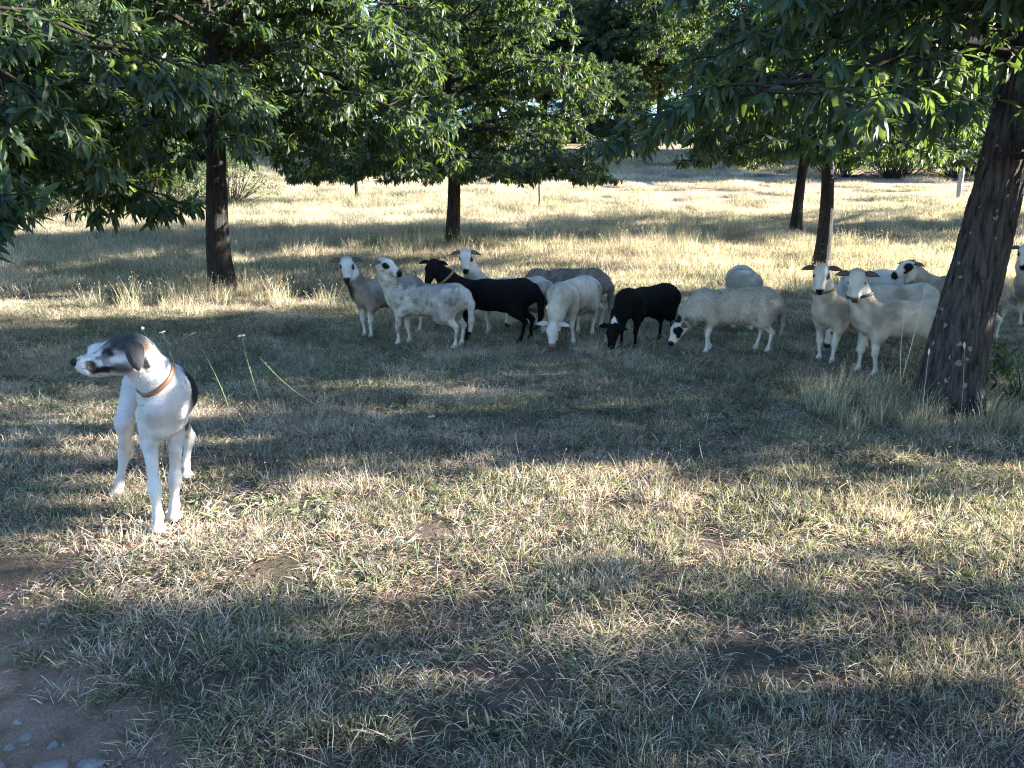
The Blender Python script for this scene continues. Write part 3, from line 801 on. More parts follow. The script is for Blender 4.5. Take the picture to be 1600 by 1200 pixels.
def make_sheep(label, loc, heading, scale=1.0, head=(0.52, 0, 0.80), yaw=None, pitch=-45, base=CREAM, face=WHITE, legc=None, spot=(), facespots='eyes',
               ear=DKB, legs=None, woolly=False, black=False, seed=1, collar=None, tag=False, tail=True, muzzle=DKB, fat=1.0, earside=1.0, droop=0.035, speckle=0.0):
    rg = np.random.default_rng(seed)
    hd = math.radians(heading)
    H = np.array(head, float)
    ya = 0.0 if yaw is None else math.radians(yaw) - hd
    pt = math.radians(pitch)
    Dm = np.array([math.cos(ya) * math.cos(pt), math.sin(ya) * math.cos(pt), math.sin(pt)])
    up0 = (0, 0, 1) if abs(pitch) < 80 else (math.cos(ya), math.sin(ya), 0.2)
    x, y, z = frame_from(Dm, up0)
    f = fat * (0.97 if woolly else 0.88)
    P = []
    def cap(a, b, ra, rb, k=0.04, ysq=1.0): P.append((a, b, ra, rb, k, ysq))
    cap((0.26, 0, 0.49), (0.04, 0, 0.485), 0.155 * f, 0.170 * f, 0.05, 1.12)
    cap((0.04, 0, 0.485), (-0.16, 0, 0.475), 0.170 * f, 0.178 * f, 0.05, 1.08)
    cap((-0.16, 0, 0.475), (-0.32, 0, 0.51), 0.176 * f, 0.150 * f, 0.05, 1.10)
    cap((-0.32, 0, 0.53), (-0.40, 0, 0.50), 0.135 * f, 0.10 * f, 0.06, 1.05)
    for s in (-1, 1):
        cap((0.25, s * 0.075, 0.50), (0.22, s * 0.085, 0.38), 0.10, 0.075, 0.05)
        cap((-0.31, s * 0.07, 0.50), (-0.27, s * 0.09, 0.36), 0.125, 0.085, 0.05)
    # legs: (dx, dy) shift of each foot
    lg = legs or [(rg.uniform(-0.05, 0.05), 0) for _ in range(4)]
    feet = []
    for q, s in ((0, 1), (1, -1)):
        dx, dy = lg[q]
        e = (0.235, s * 0.092, 0.35); kn = (0.25 + dx * 0.5, s * 0.088 + dy * 0.5, 0.205); ft = (0.235 + dx, s * 0.085 + dy, 0.065); ho = (0.262 + dx, s * 0.085 + dy, 0.018)
        cap(e, kn, 0.047, 0.022, 0.03); cap(kn, kn, 0.025, 0.025, 0.02); cap(kn, ft, 0.0178, 0.0155, 0.015); cap(ft, ft, 0.0215, 0.0215, 0.012); cap(ft, ho, 0.020, 0.026, 0.012); feet.append(ho)
    for q, s in ((2, 1), (3, -1)):
        dx, dy = lg[q]
        st = (-0.25, s * 0.105, 0.36); hk = (-0.395 + dx * 0.7, s * 0.095 + dy * 0.6, 0.235); ft = (-0.375 + dx, s * 0.088 + dy, 0.065); ho = (-0.345 + dx, s * 0.088 + dy, 0.018)
        cap(st, hk, 0.066, 0.024, 0.035); cap(hk, hk, 0.0265, 0.0265, 0.02); cap(hk, ft, 0.019, 0.016, 0.015); cap(ft, ft, 0.0225, 0.0225, 0.012); cap(ft, ho, 0.021, 0.026, 0.012); feet.append(ho)
    n0 = np.array([0.30, 0, 0.53]); hb = H - x * 0.01 - z * 0.02
    mid = n0 * 0.5 + hb * 0.5 + np.array([0.02, 0, 0.0])
    cap(n0, mid, 0.118 * (1.12 if woolly else 1), 0.088 * (1.2 if woolly else 1), 0.06); cap(mid, hb, 0.088 * (1.15 if woolly else 1), 0.066, 0.04)
    # head: skull, roman nose, jaw, muzzle
    cap(H, H + x * 0.05 + z * 0.008, 0.066, 0.062, 0.03); cap(H + x * 0.04 + z * 0.012, H + x * 0.165 - z * 0.002, 0.051, 0.033, 0.03)
    cap(H + x * 0.02 - z * 0.035, H + x * 0.15 - z * 0.032, 0.043, 0.027, 0.03); cap(H + x * 0.175 - z * 0.010, H + x * 0.192 - z * 0.018, 0.033, 0.030, 0.02)
    for s in (-1, 1): cap(H + x * 0.055 + y * s * 0.045 + z * 0.022, H + x * 0.06 + y * s * 0.047 + z * 0.02, 0.020, 0.018, 0.015)
    if tail:
        sw = rg.uniform(-0.03, 0.03)
        cap((-0.44, 0, 0.56), (-0.50, sw * 0.5, 0.46), 0.045, 0.036, 0.03); cap((-0.50, sw * 0.5, 0.46), (-0.505, sw, 0.30), 0.036, 0.03, 0.02); cap((-0.505, sw, 0.30), (-0.49, sw, 0.20), 0.03, 0.02, 0.02)
    if not black and not woolly:
        cap((-0.17, 0, 0.31), (-0.19, 0, 0.30), 0.07, 0.06, 0.05)
    V, Q = sdf_mesh(P, 0.0125)
    V = relax(V, Q, 1)
    # relief of the fleece
    Nn, _ = vnormals(V, Q)
    bodyw = sstep(0.30, 0.36, V[:, 2]) * (1 - sstep(0.13, 0.17, np.linalg.norm(V - (H + x * 0.07), axis=1) * 0 + np.where(np.linalg.norm(V - (H + x * 0.07), axis=1) < 0.13, 0.2, 0)))
    amp = 0.026 if woolly else 0.010
    V = V + Nn * (amp * bodyw * (noise3(V, 16.0 if woolly else 9.0, seed) + 0.5 * noise3(V, 40.0, seed + 1) - 0.75))[:, None]
    hc = H + x * 0.085
    lc = face if legc is None else legc
    sp = []
    # legs and belly take the leg colour, the head the face colour
    for fo in feet:
        sp.append(((fo[0] - 0.01, fo[1], 0.13), (0.10, 0.07, 0.19), lc, 0.15))
    sp.append((hc, (0.135, 0.12, 0.12), face, 0.18))
    sp.append((hb - np.array([0, 0, 0.05]), 0.09, face, 0.4))
    sp += list(spot)
    if facespots == 'eyes':
        for s in (-1, 1): sp.append((H + x * 0.055 + y * s * 0.055 + z * 0.015, (0.040, 0.036, 0.028), BLK, 0.15))
    elif facespots == 'mask':
        for s in (-1, 1):
            sp.append((H + x * 0.06 + y * s * 0.06 + z * 0.02, (0.05, 0.045, 0.04), BLK, 0.12)); sp.append((H + x * 0.10 + y * s * 0.055 - z * 0.02, (0.025, 0.025, 0.03), BLK, 0.12))
        sp.append((H - x * 0.05 + z * 0.04, 0.05, BLK, 0.2))
    if muzzle is not None:
        sp.append((H + x * 0.212 - z * 0.012, (0.050,) * 3, muzzle, 0.15))
    for fo in feet: sp.append(((fo[0] + 0.005, fo[1], 0.008), (0.05, 0.045, 0.030), np.array((0.05, 0.042, 0.038)), 0.1))
    col = spots(V, base, sp, seed, 0.012)
    if black:
        col = (BLK + np.array((0.010, 0.006, 0.004)) * (sstep(0.5, 0.68, V[:, 2]) * noise3(V, 8.0, seed + 2))[:, None]) * (0.8 + 0.5 * noise3(V, 12.0, seed))[:, None]
        col = spots(V, col, list(spot), seed, 0.012)
    else:
        # dusty staining: warm and patchy on the fleece, with shape of its own
        st_ = (noise3(V, 6.0, seed + 9) * 0.6 + noise3(V, 22.0, seed + 10) * 0.4)
        col = col * (1 - 0.42 * sstep(0.42, 0.72, st_) * bodyw)[:, None] * np.array((1, 0.98, 0.95))
    if not black:
        bel = (1 - sstep(0.30, 0.40, V[:, 2])) * sstep(0.20, 0.30, V[:, 2]) * sstep(0.35, 0.65, noise3(V, 12.0, seed + 30))
        col = col * (1 - 0.45 * bel[:, None] * np.array((0.8, 1.0, 1.2)))
    if speckle:
        sk = sstep(0.54, 0.66, noise3(V, 26.0, seed + 20) * 0.6 + noise3(V, 60.0, seed + 21) * 0.4) * speckle
        col = col * (1 - sk[:, None] * np.array((0.55, 0.62, 0.68)))
    root = add('sheep', None, loc=(loc[0], loc[1], gz(loc[0], loc[1]) - 0.012), label=label, cat='sheep', group='flock of sheep under the trees')
    root.rotation_euler.z = hd; root.scale = (scale,) * 3
    g = Geo(); g.add(V, Q, col)
    for s in (-1, 1):
        r0 = H + y * s * 0.052 - x * 0.012 + z * 0.028
        ear_geo(g, r0, y * s * 1.0 - x * 0.18 + z * 0.05, z, 0.125, 0.054, ear, ear * 0.8 + PINK * 0.2 if not black else BLK, droop)
        ec = H + x * 0.062 + y * s * 0.060 + z * 0.024
        g.ball(ec, 0.0115, (0.012, 0.008, 0.006), 8, 6)
        g.ball(H + x * 0.216 + y * s * 0.016 - z * 0.004, 0.0055, (0.01, 0.008, 0.008), 6, 4)
    add('body', g.mesh('body', [M_WOOL if woolly else (M_BLACK if black else M_COAT)]), root)
    nearh = lambda p: np.linalg.norm(p - hc, axis=1) < 0.125
    if woolly:
        fv = fur(V, Q, col, 26000, 0.022, 0.006, (-0.3, 0, -1), 0.45, seed, lambda p: (p[:, 2] > 0.31) & ~nearh(p))
    else:
        fv = fur(V, Q, col, 18000, 0.017, 0.003, (-1, 0, -0.6), 0.16, seed, lambda p: (p[:, 2] > 0.1) & ~nearh(p))
    add('fleece', new_mesh('fleece', fv[0], loops=fv[1], sizes=fv[2], col=fv[3], mats=[M_WOOL if woolly else (M_BLACK if black else M_COAT)]), root, kind='stuff')
    if collar is not None:
        c = mid * 0.95 + hb * 0.05
        cg, _ = fit_band(V, c, hb - mid, 0.011, 0.005, 32, 0.125)
        add('collar', cg.mesh('collar', [collar]), root)
    if tag:
        tg = Geo(); r0 = H + y * 0.052 * earside - x * 0.02 + z * 0.02
        cpt = r0 + y * earside * 0.055 + x * 0.012 - z * 0.015
        M = np.stack([y, z, x], -1)
        tg.ball(cpt, (0.026, 0.020, 0.004), (1, 1, 1), 10, 6, M)
        add('ear_tag', tg.mesh('ear_tag', [M_TAG]), root)
    return root

def towards_camera(x, y): return math.degrees(math.atan2(-y, -x))

GRAZE = dict(head=(0.55, 0, 0.235), pitch=-62)
make_sheep('grey-tan sheep facing the camera at the left end of the flock', (-1.36, 8.72), 222, 1.0, (0.47, 0.02, 0.83), towards_camera(-1.6, 8.5), -58, base=TAN * 1.05, seed=3,
           spot=[((0.42, 0.0, 0.60), (0.10, 0.05, 0.16), DKB, 0.4)], legs=[(0.02, 0.0), (0.0, 0.02), (0, 0), (0.05, 0)])
make_sheep('white speckled sheep in profile turning its head back, long white tail', (-0.87, 8.06), 162, 1.0, (0.37, 0.13, 0.835), 338, -24, base=WHITE * 0.92, seed=4,
           legs=[(0.02, 0.01), (-0.03, 0.02), (0.02, 0.0), (0.02, 0)], muzzle=BLK, fat=1.03,
           spot=[((0.1, 0, 0.70), (0.35, 0.12, 0.09), TAN * 0.8, 0.5), ((-0.35, -0.1, 0.62), (0.1, 0.1, 0.1), CREAM * 0.8, 0.6)], droop=0.06, speckle=0.7)
make_sheep('large black sheep with yellow collar resting its chin over the white rump', (-0.22, 8.34), 174, 1.03, (0.55, 0.10, 0.78), -118, -50, base=BLK, black=True, ear=BLK, seed=5, collar=M_YELLOW,
           facespots=None, legs=[(0.0, 0), (0.0, 0), (0.06, 0), (-0.02, 0)])
make_sheep('white-faced sheep with dark hanging ears peering over the black sheep', (-0.03, 8.85), 183, 0.98, (0.48, 0.06, 0.90), towards_camera(-0.55, 8.8), -58, base=CREAM, seed=6,
           spot=[], muzzle=BLK, droop=0.05, facespots='eyes')
make_sheep('cream sheep grazing head-on in the middle, white head in the grass', (0.63, 8.42), 243, 1.0, (0.56, 0.04, 0.25), 250, -68, base=CREAM * 1.12, seed=7, ear=WHITE * 0.8, muzzle=PINK * 0.6,
           facespots=None, spot=[((0.62, -0.06, 0.19), 0.03, DKB, 0.2)], legs=[(0.0, 0.03), (-0.02, 0.0), (0.02, 0), (0, 0)], fat=1.05)
make_sheep('tan sheep standing crosswise behind the cream grazing sheep', (0.60, 9.22), 182, 1.04, base=TAN, seed=8, woolly=True, **GRAZE)
make_sheep('small black sheep grazing with a white spot on its crown', (1.34, 8.10), 222, 0.95, (0.52, 0.02, 0.26), 230, -72, base=BLK, black=True, ear=BLK, seed=9, facespots=None, tail=False,
           spot=[((0.52, 0.02, 0.325), (0.035, 0.035, 0.05), WHITE, 0.1)], legs=[(0.02, 0), (0.04, 0), (0.05, 0), (0, 0)])
make_sheep('woolly cream sheep grazing in profile with black-patched white face', (2.12, 7.76), 182, 0.96, (0.53, 0.03, 0.29), 196, -58, base=CREAM * 1.02, seed=10, woolly=True, facespots='mask', muzzle=BLK,
           ear=BLK, legs=[(0.03, 0), (-0.05, 0), (0.02, 0), (0.08, 0)], spot=[((0.45, 0, 0.37), (0.06, 0.12, 0.06), DKB, 0.3), ((-0.5, 0, 0.35), (0.06, 0.06, 0.2), TAN * 0.7, 0.4)])
make_sheep('pale sheep seen only as a round back behind the woolly one', (2.66, 9.4), 78, 1.05, base=CREAM * 1.1, seed=11, **GRAZE)
make_sheep('alert sheep with black ears and yellow collar at left of the right group', (3.08, 7.42), 214, 1.0, (0.46, 0.02, 0.86), towards_camera(2.8, 7.1), -56, base=CREAM, seed=12, ear=BLK, collar=M_YELLOW, muzzle=BLK,
           legs=[(0.05, 0), (0, 0), (0, 0), (0, 0)], facespots='eyes')
make_sheep('alert cream sheep with dark collar and orange ear tag beside the leaning trunk', (3.30, 6.84), 184, 1.02, (0.42, 0.02, 0.835), towards_camera(2.9, 6.9), -60, base=CREAM * 1.05, seed=13, ear=DKB, collar=M_STRAP, tag=True, earside=1.0,
           muzzle=PINK * 0.25, legs=[(-0.02, 0), (0.04, 0), (0, 0), (0.04, 0)], facespots=None)
make_sheep('pale sheep whose back rises just behind the tagged sheep', (3.72, 7.95), 188, 1.0, base=CREAM, seed=14, **GRAZE)
make_sheep('white-backed sheep furthest back in the right group', (4.14, 9.05), 176, 1.08, base=WHITE * 0.95, seed=15, **GRAZE)
make_sheep('cream sheep with black eye patches looking left, partly hidden by the leaning trunk', (4.60, 8.42), 182, 1.04, (0.50, 0.0, 0.76), 200, -22, base=CREAM * 0.95, seed=16, facespots='mask', ear=BLK, muzzle=BLK, woolly=True)
make_sheep('sheep with dark ears and muzzle at the right edge of the picture', (6.10, 9.30), 205, 1.04, (0.46, 0.02, 0.86), towards_camera(5.9, 9.2), -58, base=CREAM, seed=17, ear=BLK, muzzle=BLK)

# ------------------------------------------------------------------ the dog
def make_dog():
    O = np.array([-1.75, 3.85, 0.0])
    P = []
    def cap(a, b, ra, rb, k=0.03, ysq=1.0): P.append((np.array(a) - O, np.array(b) - O, ra, rb, k, ysq))
    cap((-1.645, 3.70, 0.545), (-1.718, 3.93, 0.565), 0.094, 0.126, 0.05)
    cap((-1.718, 3.93, 0.565), (-1.81, 4.08, 0.595), 0.130, 0.096, 0.05)
    cap((-1.81, 4.08, 0.60), (-1.90, 4.22, 0.605), 0.098, 0.098, 0.05)
    cap((-1.640, 3.63, 0.57), (-1.645, 3.66, 0.47), 0.070, 0.060, 0.05)
    cap((-1.66, 3.78, 0.66), (-1.74, 3.95, 0.65), 0.085, 0.07, 0.06)
    cap((-1.615, 3.715, 0.63), (-1.655, 3.63, 0.745), 0.094, 0.080, 0.06)
    cap((-1.655, 3.63, 0.745), (-1.678, 3.575, 0.825), 0.080, 0.074, 0.05)
    # head
    hx = unit(np.array([-0.875, -0.47, -0.085])); hy = unit(np.cross((0, 0, 1), hx)); hz = np.cross(hx, hy)   # hy points away from or towards the lens
    if hy[1] > 0: hy = -hy
    S = np.array([-1.698, 3.548, 0.852])
    def hp(a, b, c): return S + hx * a + hy * b + hz * c
    cap(hp(-0.015, 0, 0.004), hp(0.03, 0, 0.006), 0.080, 0.074, 0.04)
    cap(hp(0.03, 0.0, -0.005), hp(0.09, 0, -0.012), 0.070, 0.048, 0.04)
    cap(hp(0.085, 0, -0.014), hp(0.19, 0, -0.022), 0.045, 0.036, 0.03)
    cap(hp(0.17, 0, -0.006), hp(0.203, 0, -0.008), 0.025, 0.020, 0.02)
    cap(hp(0.03, 0, -0.055), hp(0.165, 0, -0.062), 0.040, 0.022, 0.025)
    for s in (-1, 1):
        cap(hp(0.10, s * 0.026, -0.035), hp(0.185, s * 0.018, -0.042), 0.026, 0.020, 0.02)      # flews
        cap(hp(0.01, s * 0.045, -0.025), hp(0.04, s * 0.040, -0.03), 0.045, 0.035, 0.03)       # cheek
        cap(hp(0.062, s * 0.038, 0.034), hp(0.075, s * 0.036, 0.030), 0.020, 0.018, 0.02)      # brow
    paws = []
    def leg(pts, rad, k=0.03):
        for a, b, ra, rb in zip(pts[:-1], pts[1:], rad[:-1], rad[1:]): cap(a, b, ra, rb, k)
        e = np.array(pts[-1]); d = unit(np.array([0.454, -0.891, 0]) * 0.5 + np.append(unit((e - np.array(pts[-2]))[:2]), 0) * 0.5); sd = np.array([-d[1], d[0], 0])
        for o, f in ((-0.027, 0.012), (-0.009, 0.026), (0.009, 0.026), (0.027, 0.012)):
            cap(e + sd * o * 0.7 + d * 0.0, e + sd * o + d * f + np.array([0, 0, -0.010]), 0.017, 0.0155, 0.008)
        paws.append(e)
    leg([(-1.71, 3.68, 0.53), (-1.705, 3.655, 0.40), (-1.678, 3.60, 0.21), (-1.672, 3.585, 0.17), (-1.662, 3.565, 0.065), (-1.652, 3.525, 0.030)], [0.054, 0.036, 0.0230, 0.0235, 0.0205, 0.026])
    leg([(-1.612, 3.735, 0.53), (-1.617, 3.742, 0.40), (-1.632, 3.725, 0.21), (-1.636, 3.718, 0.17), (-1.642, 3.705, 0.065), (-1.632, 3.665, 0.030)], [0.052, 0.035, 0.0230, 0.0235, 0.0205, 0.026])
    leg([(-1.975, 4.17, 0.56), (-2.00, 4.035, 0.38), (-2.045, 4.10, 0.215), (-2.05, 4.085, 0.18), (-2.052, 4.01, 0.060), (-2.047, 3.965, 0.030)], [0.074, 0.045, 0.025, 0.023, 0.020, 0.026])
    leg([(-1.865, 4.23, 0.56), (-1.775, 4.15, 0.38), (-1.805, 4.36, 0.215), (-1.808, 4.345, 0.18), (-1.815, 4.285, 0.060), (-1.795, 4.24, 0.030)], [0.074, 0.047, 0.025, 0.023, 0.020, 0.026])
    tp = [(-1.95, 4.29, 0.63), (-2.03, 4.36, 0.655), (-2.12, 4.37, 0.69), (-2.19, 4.33, 0.715), (-2.225, 4.27, 0.715), (-2.238, 4.23, 0.695)]
    for a, b, ra, rb in zip(tp[:-1], tp[1:], (0.034, 0.030, 0.032, 0.034, 0.032), (0.030, 0.032, 0.034, 0.032, 0.018)): cap(a, b, ra, rb, 0.03)
    V, Q = sdf_mesh(P, 0.0075)
    V = relax(V, Q, 2)
    W = V + O
    white = np.array((0.50, 0.485, 0.475)); grey = np.array((0.085, 0.085, 0.095)); blk = np.array((0.011, 0.0105, 0.012)); tan = np.array((0.33, 0.22, 0.14))
    sp = [  # saddle and flank
        ((-1.80, 4.02, 0.70), (0.14, 0.20, 0.10), blk, 0.25), ((-1.59, 3.96, 0.60), (0.085, 0.13, 0.11), blk, 0.25), ((-1.57, 3.84, 0.62), (0.04, 0.06, 0.06), blk, 0.35), ((-1.655, 4.02, 0.54), (0.07, 0.09, 0.15), blk, 0.3),
        ((-1.70, 4.10, 0.50), (0.05, 0.03, 0.14), np.array((0.30, 0.27, 0.25)), 0.3), ((-1.76, 4.20, 0.48), (0.06, 0.05, 0.18), blk, 0.3), ((-1.77, 4.27, 0.45), (0.04, 0.04, 0.12), np.array((0.4, 0.36, 0.32)), 0.3),
        ((-1.648, 3.58, 0.415), (0.035, 0.05, 0.04), np.array((0.36, 0.31, 0.27)), 0.6),
        # head
        (hp(0.020, 0.0, 0.050), (0.092, 0.095, 0.062), grey * 0.40, 0.3), (hp(0.078, 0.035, 0.020), (0.040, 0.035, 0.024), blk, 0.35), (hp(0.115, 0.03, 0.004), (0.030, 0.025, 0.012), grey, 0.5), (hp(0.055, 0.055, -0.048), (0.062, 0.04, 0.030), grey, 0.5),
        (hp(-0.045, 0.055, 0.022), (0.028, 0.05, 0.036), tan, 0.6), (hp(-0.05, 0.06, -0.045), (0.016, 0.03, 0.032), blk, 0.4),
        (hp(0.125, 0.045, -0.048), (0.058, 0.03, 0.021), blk, 0.25), (hp(0.165, 0.035, -0.030), (0.03, 0.02, 0.028), blk, 0.35), (hp(0.195, 0.0, -0.035), (0.035, 0.04, 0.03), np.array((0.42, 0.42, 0.45)), 0.5),
        ((-2.10, 4.37, 0.69), (0.09, 0.08, 0.07), blk, 0.3), ((-2.225, 4.25, 0.705), 0.055, white, 0.3)]
    sp = [(np.asarray(c, float), r, cl, sf) for c, r, cl, sf in sp]
    col = spots(W, white, sp, 7, 0.014)
    # roan ticking on muzzle and paws
    mz = (1 - sstep(0.06, 0.12, np.linalg.norm(W - hp(0.15, 0, -0.02), axis=1)))
    tick = sstep(0.52, 0.66, noise3(W, 60.0, 31)) * mz
    col = col * (1 - 0.65 * tick)[:, None]
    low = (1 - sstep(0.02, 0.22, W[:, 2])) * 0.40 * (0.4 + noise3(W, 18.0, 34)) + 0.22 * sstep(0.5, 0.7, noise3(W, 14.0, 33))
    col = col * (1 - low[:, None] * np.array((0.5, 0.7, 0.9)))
    root = add('dog', None, loc=(O[0], O[1], gz(-1.75, 3.75) - 0.006), label='white sheepdog with black-masked head turned left and tan leather collar', cat='dog')
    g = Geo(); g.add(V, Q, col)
    # hanging ears, nose, eyes
    for s in (1, -1):
        r0 = hp(-0.012, s * 0.062, 0.052) - O
        d1 = unit(hy * s * 1.0 - hz * 0.10 - hx * 0.10); d2 = unit(-hz * 1.0 + hx * 0.10 + hy * s * 0.16)
        wv = unit(hx * 1.0 + hy * s * 0.15)
        rows, cols = [], []
        prof = [(0.0, 0.060), (0.020, 0.072), (0.040, 0.078), (0.062, 0.076), (0.088, 0.066), (0.112, 0.046), (0.128, 0.020), (0.134, 0.003)]
        pt = r0.copy(); last = 0
        for (t, wd) in prof:
            dd = unit(d1 * (1 - min(1, t / 0.055)) + d2 * min(1, t / 0.055)); pt = pt + dd * (t - last); last = t
            ot = np.cross(dd, wv); ot = ot if ot @ (hy * s) > 0 else -ot
            for (a, b) in ((-1, -0.003), (-0.5, 0.007), (0, 0.011), (0.5, 0.008), (1, -0.002), (0.5, -0.001), (0, 0.002), (-0.5, -0.002)):
                rows.append(pt + wv * (wd * 0.5 * a - 0.012 * t / 0.117) + ot * b); cols.append(grey * (0.32 if a < 0.2 else 0.42))
        m = 8; nr = len(prof)
        i = np.arange(nr - 1)[:, None] * m; j = np.arange(m)[None]; j2 = (j + 1) % m
        Fq = np.stack([i + j, i + j2, i + m + j2, i + m + j], -1).reshape(-1, 4)
        g.add(np.array(rows), Fq, np.array(cols))
        g.ball(hp(0.079, s * 0.047, 0.020) - O, 0.0115, (0.015, 0.009, 0.006), 10, 8)
    Mh = np.stack([hx, hy, hz], -1)
    g.ball(hp(0.222, 0, -0.004) - O, (0.020, 0.024, 0.019), (0.012, 0.012, 0.014), 12, 8, Mh)
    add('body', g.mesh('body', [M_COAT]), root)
    def flow(p):
        q = p + O
        f = np.tile(np.array([-0.35, 0.69, -0.65]), (len(p), 1))
        hm = np.linalg.norm(q - S, axis=1) < 0.24
        f[hm & (q[:, 2] > 0.76)] = -hx
        f[q[:, 2] < 0.4] = (0, 0, -1.0)
        return f
    fv = fur(V, Q, col, 80000, 0.013, 0.0013, flow, 0.08, 5, lambda p: (np.linalg.norm(p + O - hp(0.2, 0, -0.02), axis=1) > 0.07) & (p[:, 2] > 0.36))
    add('coat', new_mesh('coat', fv[0], loops=fv[1], sizes=fv[2], col=fv[3], mats=[M_COAT]), root, kind='stuff')
    cg, low = fit_band(V, np.array([-1.638, 3.645, 0.715]) - O, np.array([-0.085, -0.155, 0.175]), 0.012, 0.004, 48, 0.2)
    co = add('collar', cg.mesh('collar', [M_LEATHER]), root)
    a = np.linspace(0, 2 * PI, 17)
    rg_ = Geo(); c = np.asarray(low) + np.array([-0.010, -0.006, -0.022])
    rg_.tube(c + 0.017 * np.stack([np.cos(a), 0.3 * np.cos(a), np.sin(a)], -1), np.full(17, 0.0022), 6, cap=False)
    add('ring', rg_.mesh('ring', [M_METAL]), co)
make_dog()

# ------------------------------------------------------------------ grass: patches of turf scattered over the pasture
rgG = np.random.default_rng(77)
STRAW = np.array((0.56, 0.47, 0.375)); STRAW2 = np.array((0.43, 0.325, 0.275)); GREEN = np.array((0.130, 0.150, 0.092)); GREEN2 = np.array((0.25, 0.255, 0.155)); GREY = np.array((0.37, 0.32, 0.30))

def blades(g, ctr, n, rad, ln, wd, lean, cols, rg, seg=3, curl=0.6, head=0.0, hsize=1.0):
    """n tapering blades fanning out from each clump centre"""
    C = np.repeat(ctr, n, 0); m = len(C)
    a = rg.uniform(0, 2 * PI, m); r = rad * np.sqrt(rg.random(m))
    p = np.stack([C[:, 0] + r * np.cos(a), C[:, 1] + r * np.sin(a), np.full(m, -0.008)], -1)
    az_ = a + rg.normal(0, 1.0, m); le = np.radians(rg.uniform(lean[0], lean[1], m)); L = rg.uniform(ln[0], ln[1], m) * np.repeat(rg.uniform(0.75, 1.2, len(ctr)), n)
    wv = rg.uniform(wd[0], wd[1], m)
    hor = np.stack([np.cos(az_), np.sin(az_), np.zeros(m)], -1)
    d = hor * np.sin(le)[:, None] + np.array([0, 0, 1.0]) * np.cos(le)[:, None]
    b2 = az_ + rg.uniform(-1, 1, m)
    side = unit(np.cross(d, np.stack([np.cos(b2), np.sin(b2), np.full(m, 0.3)], -1)))
    cu = rg.uniform(0.2, 1.0, m) * curl
    P = [p.copy()]
    for k in range(seg):
        d = unit(d + (hor * 0.25 + np.array([0, 0, -0.55])) * (cu * (k + 0.5) / seg)[:, None] + rg.normal(0, 0.08, (m, 3)))
        p = p + d * (L / seg)[:, None]
        p[:, 2] = np.maximum(p[:, 2], 0.004 + 0.010 * rg.random(m))
        P.append(p.copy())
    P = np.stack(P, 1)
    w_ = np.array([0.75, 1.0, 0.8, 0.4, 0.2][:seg] + [0.06])
    off = side[:, None] * (wv[:, None] * w_[None])[:, :, None] * 0.5
    V = np.stack([P - off, P + off], 2)                      # m, seg+1, 2, 3
    k = (seg + 1) * 2
    i = np.arange(seg) * 2
    q = np.stack([i, i + 1, i + 3, i + 2], -1)
    F_ = (q[None] + (np.arange(m) * k)[:, None, None]).reshape(-1, 4)
    cols = np.array(cols); c = cols[rg.integers(len(cols), size=m)] * (0.38 + 0.95 * rg.random((m, 1))) * (1 + rg.normal(0, 0.07, (m, 3)))
    c = np.clip(c, 0.01, 0.9)
    g.add(V.reshape(-1, 3), F_, np.repeat(c, k, 0))
    hs = np.nonzero(rg.random(m) < head)[0]
    if len(hs):
        e = unit(P[hs, -1] - P[hs, -2]); hl = (rg.uniform(0.010, 0.028, len(hs)) * hsize)[:, None]
        s1 = unit(np.cross(e, [0.3, 0.2, 1.0])); s2 = np.cross(e, s1); w3 = 0.0030 * hsize
        t0 = P[hs, -1] - e * 0.002; md = t0 + e * hl * 0.45; t1 = t0 + e * hl
        HV = np.stack([t0, md + s1 * w3, md - s1 * w3 * 0.5 + s2 * w3 * 0.87, md - s1 * w3 * 0.5 - s2 * w3 * 0.87, t1], 1)
        hf = np.array([[0, 2, 1], [0, 3, 2], [0, 1, 3], [4, 1, 2], [4, 2, 3], [4, 3, 1]])
        g.add(HV.reshape(-1, 3), (hf[None] + (np.arange(len(hs)) * 5)[:, None, None]).reshape(-1, 3), np.repeat(np.clip(c[hs] * 1.2, 0, 0.8), 5, 0))

TUFTS = bpy.data.collections.new('grass_patches')
KINDS = []
S_ = [STRAW, STRAW, STRAW2, GREY]; G_ = [GREEN, GREEN, GREEN2]; MX = [STRAW, STRAW2, GREEN, GREEN2, GREEN]
def patch(key, variants, R, *specs):
    """a round patch of turf, thinning out towards its rim"""
    for q in range(variants):
        g = Geo()
        for (nc, kw) in specs:
            r = R * np.abs(rgG.normal(0, 0.5, nc)); r = np.minimum(r, R * 1.05) ; r = R * np.sqrt(rgG.random(nc)) * 0.65 + r * 0.35; a = rgG.uniform(0, 2 * PI, nc)
            blades(g, np.stack([r * np.cos(a), r * np.sin(a)], -1), rg=rgG, **kw)
        o = bpy.data.objects.new('patch_%03d' % len(KINDS), g.mesh('patch', [M_GRASS])); TUFTS.objects.link(o); KINDS.append(key)
litter = dict(n=9, rad=0.06, ln=(0.03, 0.09), wd=(0.0015, 0.0030), lean=(70, 89), cols=S_, seg=2, curl=0.3)
matt = dict(n=9, rad=0.04, ln=(0.04, 0.10), wd=(0.0016, 0.0030), lean=(30, 80), cols=S_, seg=3, curl=0.5)
stub = dict(n=12, rad=0.05, ln=(0.03, 0.075), wd=(0.0018, 0.0032), lean=(0, 40), cols=[STRAW, STRAW, STRAW2, STRAW * 1.1], seg=2, curl=0.2)
grn = dict(n=11, rad=0.022, ln=(0.04, 0.10), wd=(0.0028, 0.0052), lean=(15, 75), cols=G_, seg=4, curl=0.85)
